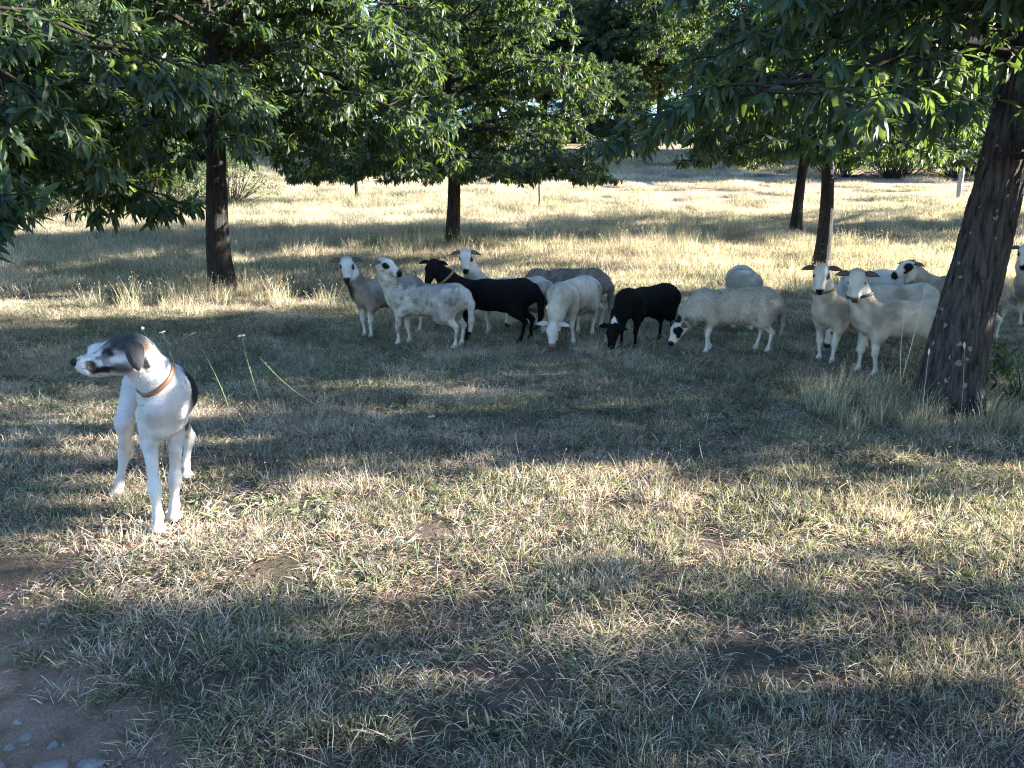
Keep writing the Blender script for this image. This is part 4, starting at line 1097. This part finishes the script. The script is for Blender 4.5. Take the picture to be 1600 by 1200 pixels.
mxd = dict(n=9, rad=0.03, ln=(0.04, 0.09), wd=(0.002, 0.004), lean=(20, 75), cols=MX, seg=3, curl=0.7)
stk = dict(n=5, rad=0.03, ln=(0.06, 0.15), wd=(0.0015, 0.0024), lean=(15, 60), cols=S_, seg=3, curl=0.25, head=0.4, hsize=0.8)
patch('mat', 4, 0.30, (34, litter), (34, matt), (30, stub), (10, mxd), (4, stk))
patch('green', 4, 0.30, (22, litter), (14, matt), (12, stub), (46, grn), (16, mxd), (2, stk))
patch('mixed', 4, 0.30, (30, litter), (24, matt), (20, stub), (22, grn), (22, mxd), (7, stk))
patch('stalk', 3, 0.28, (30, litter), (22, matt), (30, stub), (10, mxd), (24, stk))
patch('sparse', 4, 0.26, (34, litter), (14, matt), (10, grn), (8, mxd), (3, stk))
patch('weed', 3, 0.26, (20, litter), (10, matt), (7, dict(n=8, rad=0.012, ln=(0.05, 0.10), wd=(0.010, 0.018), lean=(40, 80), cols=[GREEN, GREEN * 0.85, GREEN2], seg=4, curl=0.6)), (10, mxd), (6, grn))
patch('tall', 4, 0.22, (7, dict(n=16, rad=0.05, ln=(0.16, 0.42), wd=(0.0028, 0.005), lean=(3, 30), cols=[STRAW, GREEN2, STRAW, GREEN2 * 1.2], seg=3, curl=0.25, head=0.35, hsize=1.4)), (14, dict(mxd, ln=(0.07, 0.18))))
patch('field', 4, 0.75, (120, dict(n=13, rad=0.09, ln=(0.07, 0.24), wd=(0.004, 0.008), lean=(8, 62), cols=[STRAW, STRAW, STRAW, GREEN2, STRAW2], seg=2, curl=0.4)))
patch('fieldgreen', 4, 0.75, (120, dict(n=13, rad=0.09, ln=(0.07, 0.22), wd=(0.004, 0.008), lean=(8, 62), cols=[GREEN2, STRAW, STRAW, GREEN2, GREEN], seg=2, curl=0.4)))
KIDX = {k: [i for i, q in enumerate(KINDS) if q == k] for k in set(KINDS)}

pts, rots, scls, ids = [], [], [], []
def scatter(x0, x1, y0, y1, step, choose, smin, smax, cover=None, bare_ok=False):
    """patches on a jittered grid"""
    X, Y = np.meshgrid(np.arange(x0, x1, step), np.arange(y0, y1, step)); x = X.ravel(); y = Y.ravel()
    x = x + rgG.uniform(-0.5, 0.5, len(x)) * step; y = y + rgG.uniform(-0.5, 0.5, len(x)) * step
    m = np.abs(x) < 0.74 * y + 1.6                       # what the view, or a step aside, can see
    if not bare_ok: m &= rgG.random(len(x)) > sstep(0.35, 0.75, track(x, y))
    if cover is not None: m &= rgG.random(len(x)) < cover(x, y)
    x, y = x[m], y[m]; n = len(x)
    if not n: return
    key = choose(x, y, rgG.random(n))
    i = np.array([KIDX[k][rgG.integers(len(KIDX[k]))] for k in key], np.int32)
    pts.append(np.stack([x, y, terr(x, y)], -1)); ids.append(i)
    e = 0.15
    sx_ = (terr(x + e, y) - terr(x - e, y)) / (2 * e); sy_ = (terr(x, y + e) - terr(x, y - e)) / (2 * e)
    rz = rgG.uniform(0, 2 * PI, n)
    nrm = unit(np.stack([-sx_, -sy_, np.ones(n)], -1))
    rr = np.array([(Vector((0, 0, 1)).rotation_difference(Vector(q)).to_matrix() @ Matrix.Rotation(float(z_), 3, 'Z')).to_euler() for q, z_ in zip(nrm, rz)])
    rots.append(rr); scls.append(rgG.uniform(smin, smax, n))

def one(k): return lambda x, y, r: np.full(len(x), k, dtype='U12')
def ch_near(x, y, r):
    g = sstep(0.42, 0.62, fbm(x * 0.9, y * 0.9, 61)) + 0.35 * sstep(0.3, 2.5, x)
    bare = sstep(0.44, 0.56, fbm(x * 1.3 + 4, y * 1.6, 91)) * (1 - 0.75 * sstep(2.8, 4.2, y))
    out = np.full(len(x), 'mat', dtype='U12')
    pg = (0.12 + 0.48 * g + 0.2 * sstep(5.2, 6.0, y)) * (1 - 0.5 * sstep(0.2, -1.2, x) * sstep(3.0, 3.6, y) * (1 - sstep(5.2, 5.8, y)))  # light put into colour: straw in the sunlit band, green in shade beyond
    out[r < pg] = 'green'
    out[(r >= pg) & (r < pg + 0.30)] = 'mixed'
    out[(r >= pg + 0.30) & (r < pg + 0.44)] = 'stalk'
    out[rgG.random(len(x)) < 0.09] = 'weed'
    out[rgG.random(len(x)) < bare] = 'sparse'
    return out
def ch_mid(x, y, r):
    g = sstep(0.40, 0.62, fbm(x * 0.5, y * 0.6, 62))
    out = np.full(len(x), 'mat', dtype='U12')
    out[r < 0.60] = 'mixed'
    out[r < 0.25 + 0.45 * g] = 'green'
    out[r > 0.92] = 'stalk'
    return out
def ch_far(x, y, r):
    g = sstep(0.38, 0.62, fbm(x * 0.22, y * 0.3, 63))
    out = np.full(len(x), 'field', dtype='U12')
    out[r < 0.15 + 0.5 * g] = 'fieldgreen'
    return out
scatter(-4.4, 4.4, 1.2, 4.2, 0.30, ch_near, 0.75, 1.15)
scatter(-6, 7, 4.2, 7.4, 0.32, ch_near, 0.85, 1.25)
scatter(-11, 12, 7.4, 12.8, 0.40, ch_mid, 0.95, 1.45)
scatter(-17, 18, 12.8, 20, 0.72, ch_far, 0.75, 1.2)
scatter(-32, 36, 20, 38, 1.0, ch_far, 0.8, 1.3, cover=lambda x, y: 1 - 0.9 * redness(x, y))
scatter(-45, 52, 38, 64, 1.7, ch_far, 1.0, 1.6, cover=lambda x, y: 1 - 0.9 * redness(x, y))
scatter(-3.2, 0.2, 1.2, 3.2, 0.42, one('sparse'), 0.5, 0.9, cover=lambda x, y: 0.14 * track(x, y), bare_ok=True)
# taller bunches: behind the flock and round the trunks
scatter(-9, 12, 10.2, 16.5, 0.33, one('tall'), 0.6, 1.15, cover=lambda x, y: sstep(0.45, 0.6, fbm(x * 0.45, y * 0.45, 64)) * (0.25 + 0.75 * sstep(0, 4, x)))
scatter(-20, 20, 16.5, 30, 0.6, one('tall'), 0.8, 1.3, cover=lambda x, y: sstep(0.4, 0.6, fbm(x * 0.3, y * 0.3, 65)))
scatter(2.3, 4.6, 5.0, 6.3, 0.24, one('tall'), 0.40, 0.75)
scatter(-4.9, -3.7, 11.5, 12.6, 0.3, one('tall'), 0.5, 0.7)

def scatter_object(name, label, pts, rots, scls, ids, coll, cat):
    P = np.concatenate(pts); me = bpy.data.meshes.new(name)
    me.vertices.add(len(P)); me.vertices.foreach_set('co', P.astype(np.float32).reshape(-1))
    a = me.attributes.new('rot', 'FLOAT_VECTOR', 'POINT'); a.data.foreach_set('vector', np.concatenate(rots).astype(np.float32).reshape(-1))
    a = me.attributes.new('scl', 'FLOAT', 'POINT'); a.data.foreach_set('value', np.concatenate(scls).astype(np.float32))
    a = me.attributes.new('pick', 'INT', 'POINT'); a.data.foreach_set('value', np.concatenate(ids).astype(np.int32))
    o = add(name, me, label=label, cat=cat, kind='stuff')
    ng = bpy.data.node_groups.new(name, 'GeometryNodeTree')
    ng.interface.new_socket('Geometry', in_out='INPUT', socket_type='NodeSocketGeometry')
    ng.interface.new_socket('Geometry', in_out='OUTPUT', socket_type='NodeSocketGeometry')
    gi = ng.nodes.new('NodeGroupInput'); go = ng.nodes.new('NodeGroupOutput')
    ci = ng.nodes.new('GeometryNodeCollectionInfo'); ci.inputs['Collection'].default_value = coll
    ci.inputs['Separate Children'].default_value = True; ci.inputs['Reset Children'].default_value = True
    ip = ng.nodes.new('GeometryNodeInstanceOnPoints'); ip.inputs['Pick Instance'].default_value = True
    def na(nm, ty):
        n = ng.nodes.new('GeometryNodeInputNamedAttribute'); n.data_type = ty; n.inputs['Name'].default_value = nm; return n.outputs['Attribute']
    L = ng.links.new
    L(gi.outputs[0], ip.inputs['Points']); L(ci.outputs[0], ip.inputs['Instance'])
    L(na('pick', 'INT'), ip.inputs['Instance Index']); L(na('scl', 'FLOAT'), ip.inputs['Scale'])
    er = ng.nodes.new('FunctionNodeEulerToRotation'); L(na('rot', 'FLOAT_VECTOR'), er.inputs[0]); L(er.outputs[0], ip.inputs['Rotation'])
    L(ip.outputs[0], go.inputs[0])
    md = o.modifiers.new('scatter', 'NODES'); md.node_group = ng
    return o
scatter_object('pasture_grass', 'dry straw and green grass covering the pasture', pts, rots, scls, ids, TUFTS, 'grass')

# ------------------------------------------------------------------ chestnut burrs among the leaves
def burr_mesh(seed):
    rg = np.random.default_rng(seed); g = Geo(); r = 0.019
    c0 = np.array((0.30, 0.36, 0.10))
    g.ball((0, 0, 0), r, c0 * 0.7, 10, 7)
    d = unit(rg.normal(0, 1, (150, 3)))
    s1 = unit(np.cross(d, [0.31, 0.5, 0.8])); ln = rg.uniform(0.010, 0.018, (150, 1))
    V = np.stack([d * r * 0.95 - s1 * 0.0009, d * r * 0.95 + s1 * 0.0009, d * (r + ln) + rg.normal(0, 0.002, (150, 3))], 1).reshape(-1, 3)
    g.add(V, np.arange(450).reshape(-1, 3), np.repeat(c0 * rg.uniform(0.9, 1.5, (150, 1)), 3, 0))
    return g.mesh('burr', [M_PLANT])
BURR = [burr_mesh(k) for k in range(3)]
def burrs(T, crown, loc, n, seed, dmax):
    rg = np.random.default_rng(seed)
    E = np.array([r[0] for r in T.ros]); q = E + np.array(loc) - np.array([0, 0, 1.55])
    ok = np.nonzero((q[:, 1] > 1.5) & (np.linalg.norm(q, axis=1) < dmax) & (np.abs(q[:, 0] / q[:, 1]) < 0.62) & (q[:, 2] / q[:, 1] < 0.24))[0]
    for i in rg.choice(ok, min(n, len(ok)), replace=False):
        for k in range(rg.integers(1, 3)):
            o = bpy.data.objects.new('burr', BURR[rg.integers(3)]); COL.objects.link(o); o.parent = crown
            o.location = E[i] + rg.normal(0, 0.03, 3) + np.array([0, 0, 0.02]); o.rotation_euler = rg.uniform(0, 6, 3); o.scale = (rg.uniform(0.8, 1.25),) * 3
burrs(Tn, near_crown, nl, 10, 1, 5.5)
burrs(To, ol_crown, ol, 10, 2, 8.5)

# ------------------------------------------------------------------ shrubs
def shrub(seed, R, Hh, nclump, leaf, per):
    rg = np.random.default_rng(seed); T = Tree(); g = Geo(); ros = []
    for k in range(nclump):
        a = rg.uniform(0, 2 * PI); u = rg.random() ** 0.5; hz = Hh * (0.12 + 0.88 * rg.random() ** 0.8)
        env = R * math.sqrt(max(0.05, 1 - (hz / Hh) ** 2.2)) * (0.75 + 0.5 * vnoise(np.array(a * 1.3), np.array(hz * 1.2), seed))
        p = np.array([math.cos(a) * env * u, math.sin(a) * env * u, hz]); d = unit(np.array([math.cos(a), math.sin(a), 0.5 + rg.normal(0, 0.4)]))
        ros.append((p, d))
        if k % 14 == 0:
            b = np.array([math.cos(a) * 0.15 * R, math.sin(a) * 0.15 * R, -0.05])
            g.tube(np.array([b, b * 0.5 + p * 0.5 + rg.normal(0, 0.05, 3), p]), np.array([0.022, 0.014, 0.005]) * (Hh / 2) ** 0.5, 4, cap=False)
    B = np.repeat([r[0] for r in ros], per, 0); D = np.repeat([r[1] for r in ros], per, 0); m = len(B)
    dirs = unit(D * 0.6 + rg.normal(0, 0.8, (m, 3)) + np.array([0, 0, -0.15])); nrm = rg.normal(0, 0.5, (m, 3)) + np.array([0, 0, 1.0])
    nrm = unit(nrm - dirs * np.sum(nrm * dirs, 1, keepdims=True))
    T.lB = B + rg.normal(0, leaf * 0.6, (m, 3)); T.lM = np.stack([dirs, np.cross(nrm, dirs), nrm], -1); T.lL = rg.uniform(0.6, 1.2, m) * leaf; T.lP = rg.integers(0, 4, m)
    v = np.clip(1 + 0.3 * np.repeat(rg.normal(0, 1, len(ros)), per) * 0.7 + 0.2 * rg.normal(0, 1, m), 0.4, 1.9)[:, None]
    T.lC = v * np.array((1.0, 1.0, 1.0))
    return T, g
T1, g1 = shrub(4, 2.1, 2.4, 900, 0.12, 9)
sh_f = leaf_mesh(T1, 0, name='foliage', material=M_BUSHLEAF); sh_s = g1.mesh('stems', [M_TWIG])
def place_shrub(x, y, s, r, label, group=None, sz=1.0):
    o = add('shrub', None, loc=(x, y, gz(x, y) - 0.05), label=label, cat='shrub', group=group)
    o.rotation_euler.z = r; o.scale = (s, s, s * sz)
    add('foliage', sh_f, o, kind='stuff'); add('stems', sh_s, o)
LS = 'shrubs at the left field edge'; RS = 'shrubs on the bank at right'; FS = 'shrubs along the far hedge'
for x, y, s, r in ((-17.5, 25.5, 1.3, 0.2), (-14.6, 26.4, 1.15, 1.5), (-12.2, 28.0, 1.2, 2.7), (-10.0, 29.5, 0.8, 4.0), (-19.5, 29, 1.5, 5.1), (-15.5, 31, 1.6, 0.9), (-21.5, 24.5, 1.4, 3.2), (-13.6, 24.2, 1.0, 2.0), (-16.5, 23.2, 1.2, 4.6), (-10.9, 26.6, 0.9, 5.5)):
    place_shrub(x, y, s, r, 'dark green shrub in the thicket behind the left tree', LS)
for x, y, s, r in ((16.2, 41.5, 1.1, 0.3), (18.8, 41, 1.4, 2.2), (21.6, 40.2, 1.3, 4.4), (24.5, 41.2, 1.5, 1.1)):
    place_shrub(x, y, s, r, 'dark shrub on the reddish bank behind the wooden post', RS)
for k in range(26):
    x = -40 + k * 3.6 + rgB.uniform(-0.8, 0.8); y = (66 if not -8 < x < 16 else 92) + rgB.uniform(-3, 3)
    place_shrub(x, y, rgB.uniform(1.3, 2.2), rgB.uniform(0, 6), 'shrub in the far hedge that closes the field', FS)
# shoots at the foot of the leaning trunk
T2, g2 = shrub(9, 0.24, 0.42, 34, 0.10, 5)
o = add('sucker_shoots', None, loc=(3.58, 5.78, gz(3.58, 5.78)), label='low leafy shoots growing at the right foot of the leaning trunk', cat='plant')
add('foliage', leaf_mesh(T2, 1, name='foliage'), o); add('stems', g2.mesh('stems', [M_TWIG]), o)

# ------------------------------------------------------------------ stake and post
def pole(name, x, y, hgt, r, lean, label, cat, seed, m):
    rg = np.random.default_rng(seed); g = Geo(); n = 9; zz = np.linspace(-0.2, hgt, n)
    P_ = np.stack([lean[0] * zz + rg.normal(0, r * 0.12, n), lean[1] * zz, zz], -1)
    g.tube(P_, r * (1.06 - 0.16 * np.linspace(0, 1, n)) * (1 + rg.normal(0, 0.03, n)), 10)
    return add(name, g.mesh(name, [m]), loc=(x, y, gz(x, y)), label=label, cat=cat)
pole('wooden_post', 16.0, 29.9, 1.75, 0.085, (0.012, 0), 'grey wooden post standing in the reddish field at right', 'post', 1, M_WOOD)
pole('sapling_stake', 0.86, 26.1, 0.95, 0.028, (-0.02, 0), 'thin dark stake standing alone in the tall grass mid-field', 'stake', 2, M_TWIG)

# ------------------------------------------------------------------ wild flowers and single stalks
GST = np.array((0.13, 0.17, 0.08)); PET = np.array((0.72, 0.72, 0.68))
def umbel(base, top, size, label, seed, group=None, closed=False):
    rg = np.random.default_rng(seed); base = np.array([base[0], base[1], gz(base[0], base[1])]); top = np.array(top, float)
    root = add('wild_carrot_flower', None, loc=base, label=label, cat='flower', group=group)
    t = np.linspace(0, 1, 7)[:, None]; L = np.linalg.norm(top - base)
    P_ = t * (top - base) + np.sin(t * PI) * np.array([rg.normal(0, 0.03), rg.normal(0, 0.03), 0.02]) * L
    g = Geo(); g.tube(P_, np.linspace(0.0028, 0.0018, 7), 5, GST * 1.4)
    for _ in range(3):
        u = rg.uniform(0.2, 0.7); p, d = interp_path(P_, u); e = p + unit(rg.normal(0, 1, 3) + d) * rg.uniform(0.04, 0.09)
        g.tube(np.array([p, (p + e) / 2 + [0, 0, 0.01], e]), np.array([0.0016, 0.0014, 0.0008]), 4, GST)
    add('stem', g.mesh('stem', [M_PLANT]), root)
    h = Geo(); tp = P_[-1]; ax_ = unit(P_[-1] - P_[-2])
    for k in range(46):
        a = k * 2.39996; r = size * math.sqrt(k / 46.0); s1 = unit(np.cross(ax_, [0.3, 1, 0.2])); s2 = np.cross(ax_, s1)
        c = tp + (s1 * math.cos(a) + s2 * math.sin(a)) * r * (0.55 if closed else 1) + ax_ * (0.018 + (1.3 if closed else -0.25) * (size - r) * 0.6 + rg.normal(0, 0.001))
        if k % 3 == 0: h.tube(np.array([tp, c]), np.array([0.0008, 0.0006]), 3, GST * 1.3, cap=False)
        h.ball(c, (0.0042, 0.0042, 0.0022), PET * rg.uniform(0.85, 1.05), 5, 3)
    add('flower_head', h.mesh('flower_head', [M_PLANT]), root)
umbel((-2.30, 5.42), (-2.476, 5.40, 0.62), 0.017, 'leftmost white wild carrot bloom just above the dog\'s back', 1, closed=True)
umbel((-2.25, 5.52), (-2.392, 5.50, 0.58), 0.020, 'small white wild carrot bloom second from left behind the dog', 2)
umbel((-2.02, 5.62), (-2.222, 5.60, 0.55), 0.026, 'flat white wild carrot bloom third from left behind the dog', 3)
umbel((-1.86, 5.82), (-1.955, 5.80, 0.50), 0.026, 'flat white wild carrot bloom right of the others behind the dog', 4)
umbel((-0.48, 4.95), (-0.511, 5.0, 0.118), 0.022, 'single white bloom low at the upper rim of the sunlit grass', 5)
umbel((-0.40, 3.20), (-0.429, 3.25, 0.060), 0.022, 'crumpled white bloom low in the shaded foreground grass', 6)
for k, (x, y, z) in enumerate(((6.777, 16, 0.62), (6.996, 16.1, 0.56), (6.25, 15.6, 0.55), (6.5, 16.3, 0.68), (7.3, 16.4, 0.66))):
    umbel((x + 0.05, y), (x, y, z), 0.05, ('third', 'fourth', 'first', 'second', 'fifth')[k] + ' white bloom from the sunlit trunk in the tall grass to its right', 20 + k, 'blooms beside the sunlit trunk')

def stalk(base, top, r, colr, label, seed, bend=0.05, heads=1, leaves=0, hl=0.05, group=None, name='grass_stalk'):
    rg = np.random.default_rng(seed); base = np.array([base[0], base[1], gz(base[0], base[1])]); top = np.array(top, float)
    root = add(name, None, loc=base, label=label, cat='grass stalk', group=group)
    t = np.linspace(0, 1, 9)[:, None]; L = np.linalg.norm(top - base)
    side = unit(np.cross(top - base, [0, 1, 0.1]))
    P_ = t * (top - base) + np.sin(t * PI) * side * bend * L
    g = Geo(); g.tube(P_, np.linspace(r, r * 0.5, 9), 5, colr)
    add('stem', g.mesh('stem', [M_PLANT]), root)
    if leaves:
        lv = Geo()
        for k in range(leaves):
            p, d = interp_path(P_, 0.15 + 0.8 * k / leaves); o_ = unit(rg.normal(0, 1, 3) + d * 0.8); ln = rg.uniform(0.025, 0.06)
            s_ = unit(np.cross(o_, [0, 0, 1])) * 0.004
            lv.add(np.array([p, p + o_ * ln * 0.5 - s_, p + o_ * ln * 0.5 + s_, p + o_ * ln]), np.array([[0, 1, 2], [1, 3, 2]]), colr * rg.uniform(0.8, 1.3))
        add('leaves', lv.mesh('leaves', [M_PLANT]), root)
    if heads:
        e = unit(P_[-1] - P_[-2]); h = Geo()
        h.tube(np.array([P_[-1] - e * 0.004, P_[-1] + e * hl * 0.3, P_[-1] + e * hl * 0.7, P_[-1] + e * hl]), np.array([0.002, 0.0065, 0.006, 0.0012]), 6, colr * 1.15)
        add('seed_head', h.mesh('seed_head', [M_PLANT]), root)
stalk((-1.24, 5.50), (-1.778, 5.60, 0.40), 0.0026, np.array((0.17, 0.22, 0.10)), 'long green stalk leaning left in the shade above the sunlit grass', 1, 0.06, 0, 16)
stalk((3.09, 6.30), (3.203, 6.30, 0.80), 0.0042, STRAW * 1.1, 'tall dry stalk leaning right in front of the tagged sheep', 2, -0.01, 0)
stalk((3.13, 6.36), (3.062, 6.30, 0.60), 0.0040, STRAW * 1.15, 'shorter dry stalk crossing the tall one in front of the tagged sheep', 3, 0.02, 1, 0, 0.03)
stalk((2.72, 5.18), (2.717, 5.20, 0.50), 0.0022, STRAW, 'dry stalk with pale seed head before the left half of the leaning trunk', 4, 0.01, 1, 0, 0.04)
stalk((2.97, 5.18), (2.945, 5.20, 0.54), 0.0022, STRAW, 'dry stalk with pale seed head before the right half of the leaning trunk', 5, -0.015, 1, 0, 0.045)

# ------------------------------------------------------------------ stones of the dirt track
def stone_mesh(seed, ax_, nu=16, nv=10):
    rg = np.random.default_rng(seed)
    g = Geo(); g.ball((0, 0, 0), 1.0, (1, 1, 1), nu, nv)
    V = np.concatenate(g.v); ph = rg.uniform(0, 9, 6)
    # a few flat breaks make it a broken field stone
    for k in range(11):
        n = unit(rg.normal(0, 1, 3)); c = rg.uniform(0.45, 0.8); d = V @ n
        V = V - np.where(d > c, d - c, 0)[:, None] * n
    V = V * (1 + 0.06 * np.sin(V[:, 0:1] * 5 + ph[0]) * np.cos(V[:, 1:2] * 4 + ph[1])) * np.array(ax_)
    gg = Geo(); gg.add(V, np.concatenate(g.l).reshape(-1, 4)); return gg.mesh('stone', [M_STONE])
SG = [(-1.305, 1.985, (0.060, 0.034, 0.028), 0.6, 'largest stone on the dirt track, long and blue-grey, at the bottom left'),
      (-1.52, 2.19, (0.016, 0.017, 0.020), 0.2, 'small upright stone highest up on the dirt track'),
      (-1.45, 2.12, (0.024, 0.018, 0.016), 1.2, 'pale tan stone on the dirt track below the small upright one'),
      (-1.355, 2.08, (0.019, 0.016, 0.014), 2.0, 'roundish grey stone alone on the bare dirt above the largest stone'),
      (-1.205, 2.005, (0.042, 0.034, 0.014), 0.1, 'flat purplish stone half sunk in the dirt right of the largest stone'),
      (-1.245, 1.955, (0.026, 0.016, 0.014), 2.7, 'small grey stone touching the right end of the largest stone'),
      (-1.47, 2.07, (0.020, 0.016, 0.016), 0.9, 'grey stone near the left edge level with the round one'),
      (-1.195, 1.935, (0.032, 0.024, 0.016), 1.7, 'grey stone cut by the bottom edge beside the small grey one'),
      (-1.455, 1.99, (0.028, 0.022, 0.015), 2.2, 'low grey stone at the left edge above the corner')]
for k, (x, y, a3, r, lab) in enumerate(SG):
    o = add('stone', stone_mesh(40 + k, a3), loc=(x, y, gz(x, y) + a3[2] * 0.15), label=lab, cat='stone', group='stones on the dirt track'); o.rotation_euler = (0.1, -0.05, r)
# fine gravel and crumbs of earth
gr = Geo(); rgS = np.random.default_rng(8)
pb = [stone_mesh(60 + k, (1, 0.8, 0.65), 6, 4) for k in range(4)]
PV = []
for k in range(4):
    nv_ = len(pb[k].vertices); v = np.zeros(nv_ * 3, np.float32); pb[k].vertices.foreach_get('co', v); PV.append(v.reshape(-1, 3))
g0 = Geo(); g0.ball((0, 0, 0), 1, nu=6, nv=4); PF = np.concatenate(g0.l).reshape(-1, 4)
cnt = 0
while cnt < 3000:
    x, y = (rgS.uniform(-3.0, 0.6), rgS.uniform(1.3, 3.1)) if cnt % 3 else (rgS.uniform(-2.5, 2.8), rgS.uniform(1.6, 4.0))
    tm = float(track(x, y))
    if rgS.random() > tm * (0.25 + 0.75 * (vnoise(np.array(x * 2.2), np.array(y * 2.2), 12) > 0.5)) + (0.05 if cnt % 3 else 0.5): continue
    s = 0.002 + 0.009 * rgS.random() ** 2.5 * (1 if rgS.random() < 0.9 else 1.4); a = rgS.uniform(0, 6.28)
    Rz = np.array([[math.cos(a), -math.sin(a), 0], [math.sin(a), math.cos(a), 0], [0, 0, 1]])
    gr.add(PV[cnt % 4] * s @ Rz.T + np.array([x, y, gz(x, y) + s * 0.3]), PF); cnt += 1
add('track_gravel', gr.mesh('track_gravel', [M_STONE]), label='fine gravel scattered on the dirt track', cat='gravel', kind='stuff')

# dry leaves fallen from last year's crowns
rgF = np.random.default_rng(15); TF = Tree(); m = 260
x = rgF.uniform(-4.5, 5.5, m); y = 1.6 + 8 * rgF.random(m) ** 1.2
a = rgF.uniform(0, 6.28, m); tl = rgF.normal(0, 0.18, (m, 2))
dx = unit(np.stack([np.cos(a), np.sin(a), tl[:, 0]], -1)); nz = unit(np.stack([tl[:, 1], tl[:, 0], np.where(rgF.random(m) < 0.5, 1.0, -1.0)], -1)); nz = unit(nz - dx * np.sum(nz * dx, 1, keepdims=True))
TF.lB = np.stack([x, y, terr(x, y) + rgF.uniform(0.008, 0.03, m)], -1); TF.lM = np.stack([dx, np.cross(nz, dx), nz], -1); TF.lL = rgF.uniform(0.04, 0.09, m); TF.lP = rgF.integers(0, 4, m)
TF.lC = np.array((0.17, 0.11, 0.07)) * rgF.uniform(0.4, 1.4, (m, 1))
add('fallen_leaves', leaf_mesh(TF, 1, name='fallen_leaves', material=M_PLANT), label='dry brown leaves fallen among the grass', cat='leaf litter', kind='stuff')
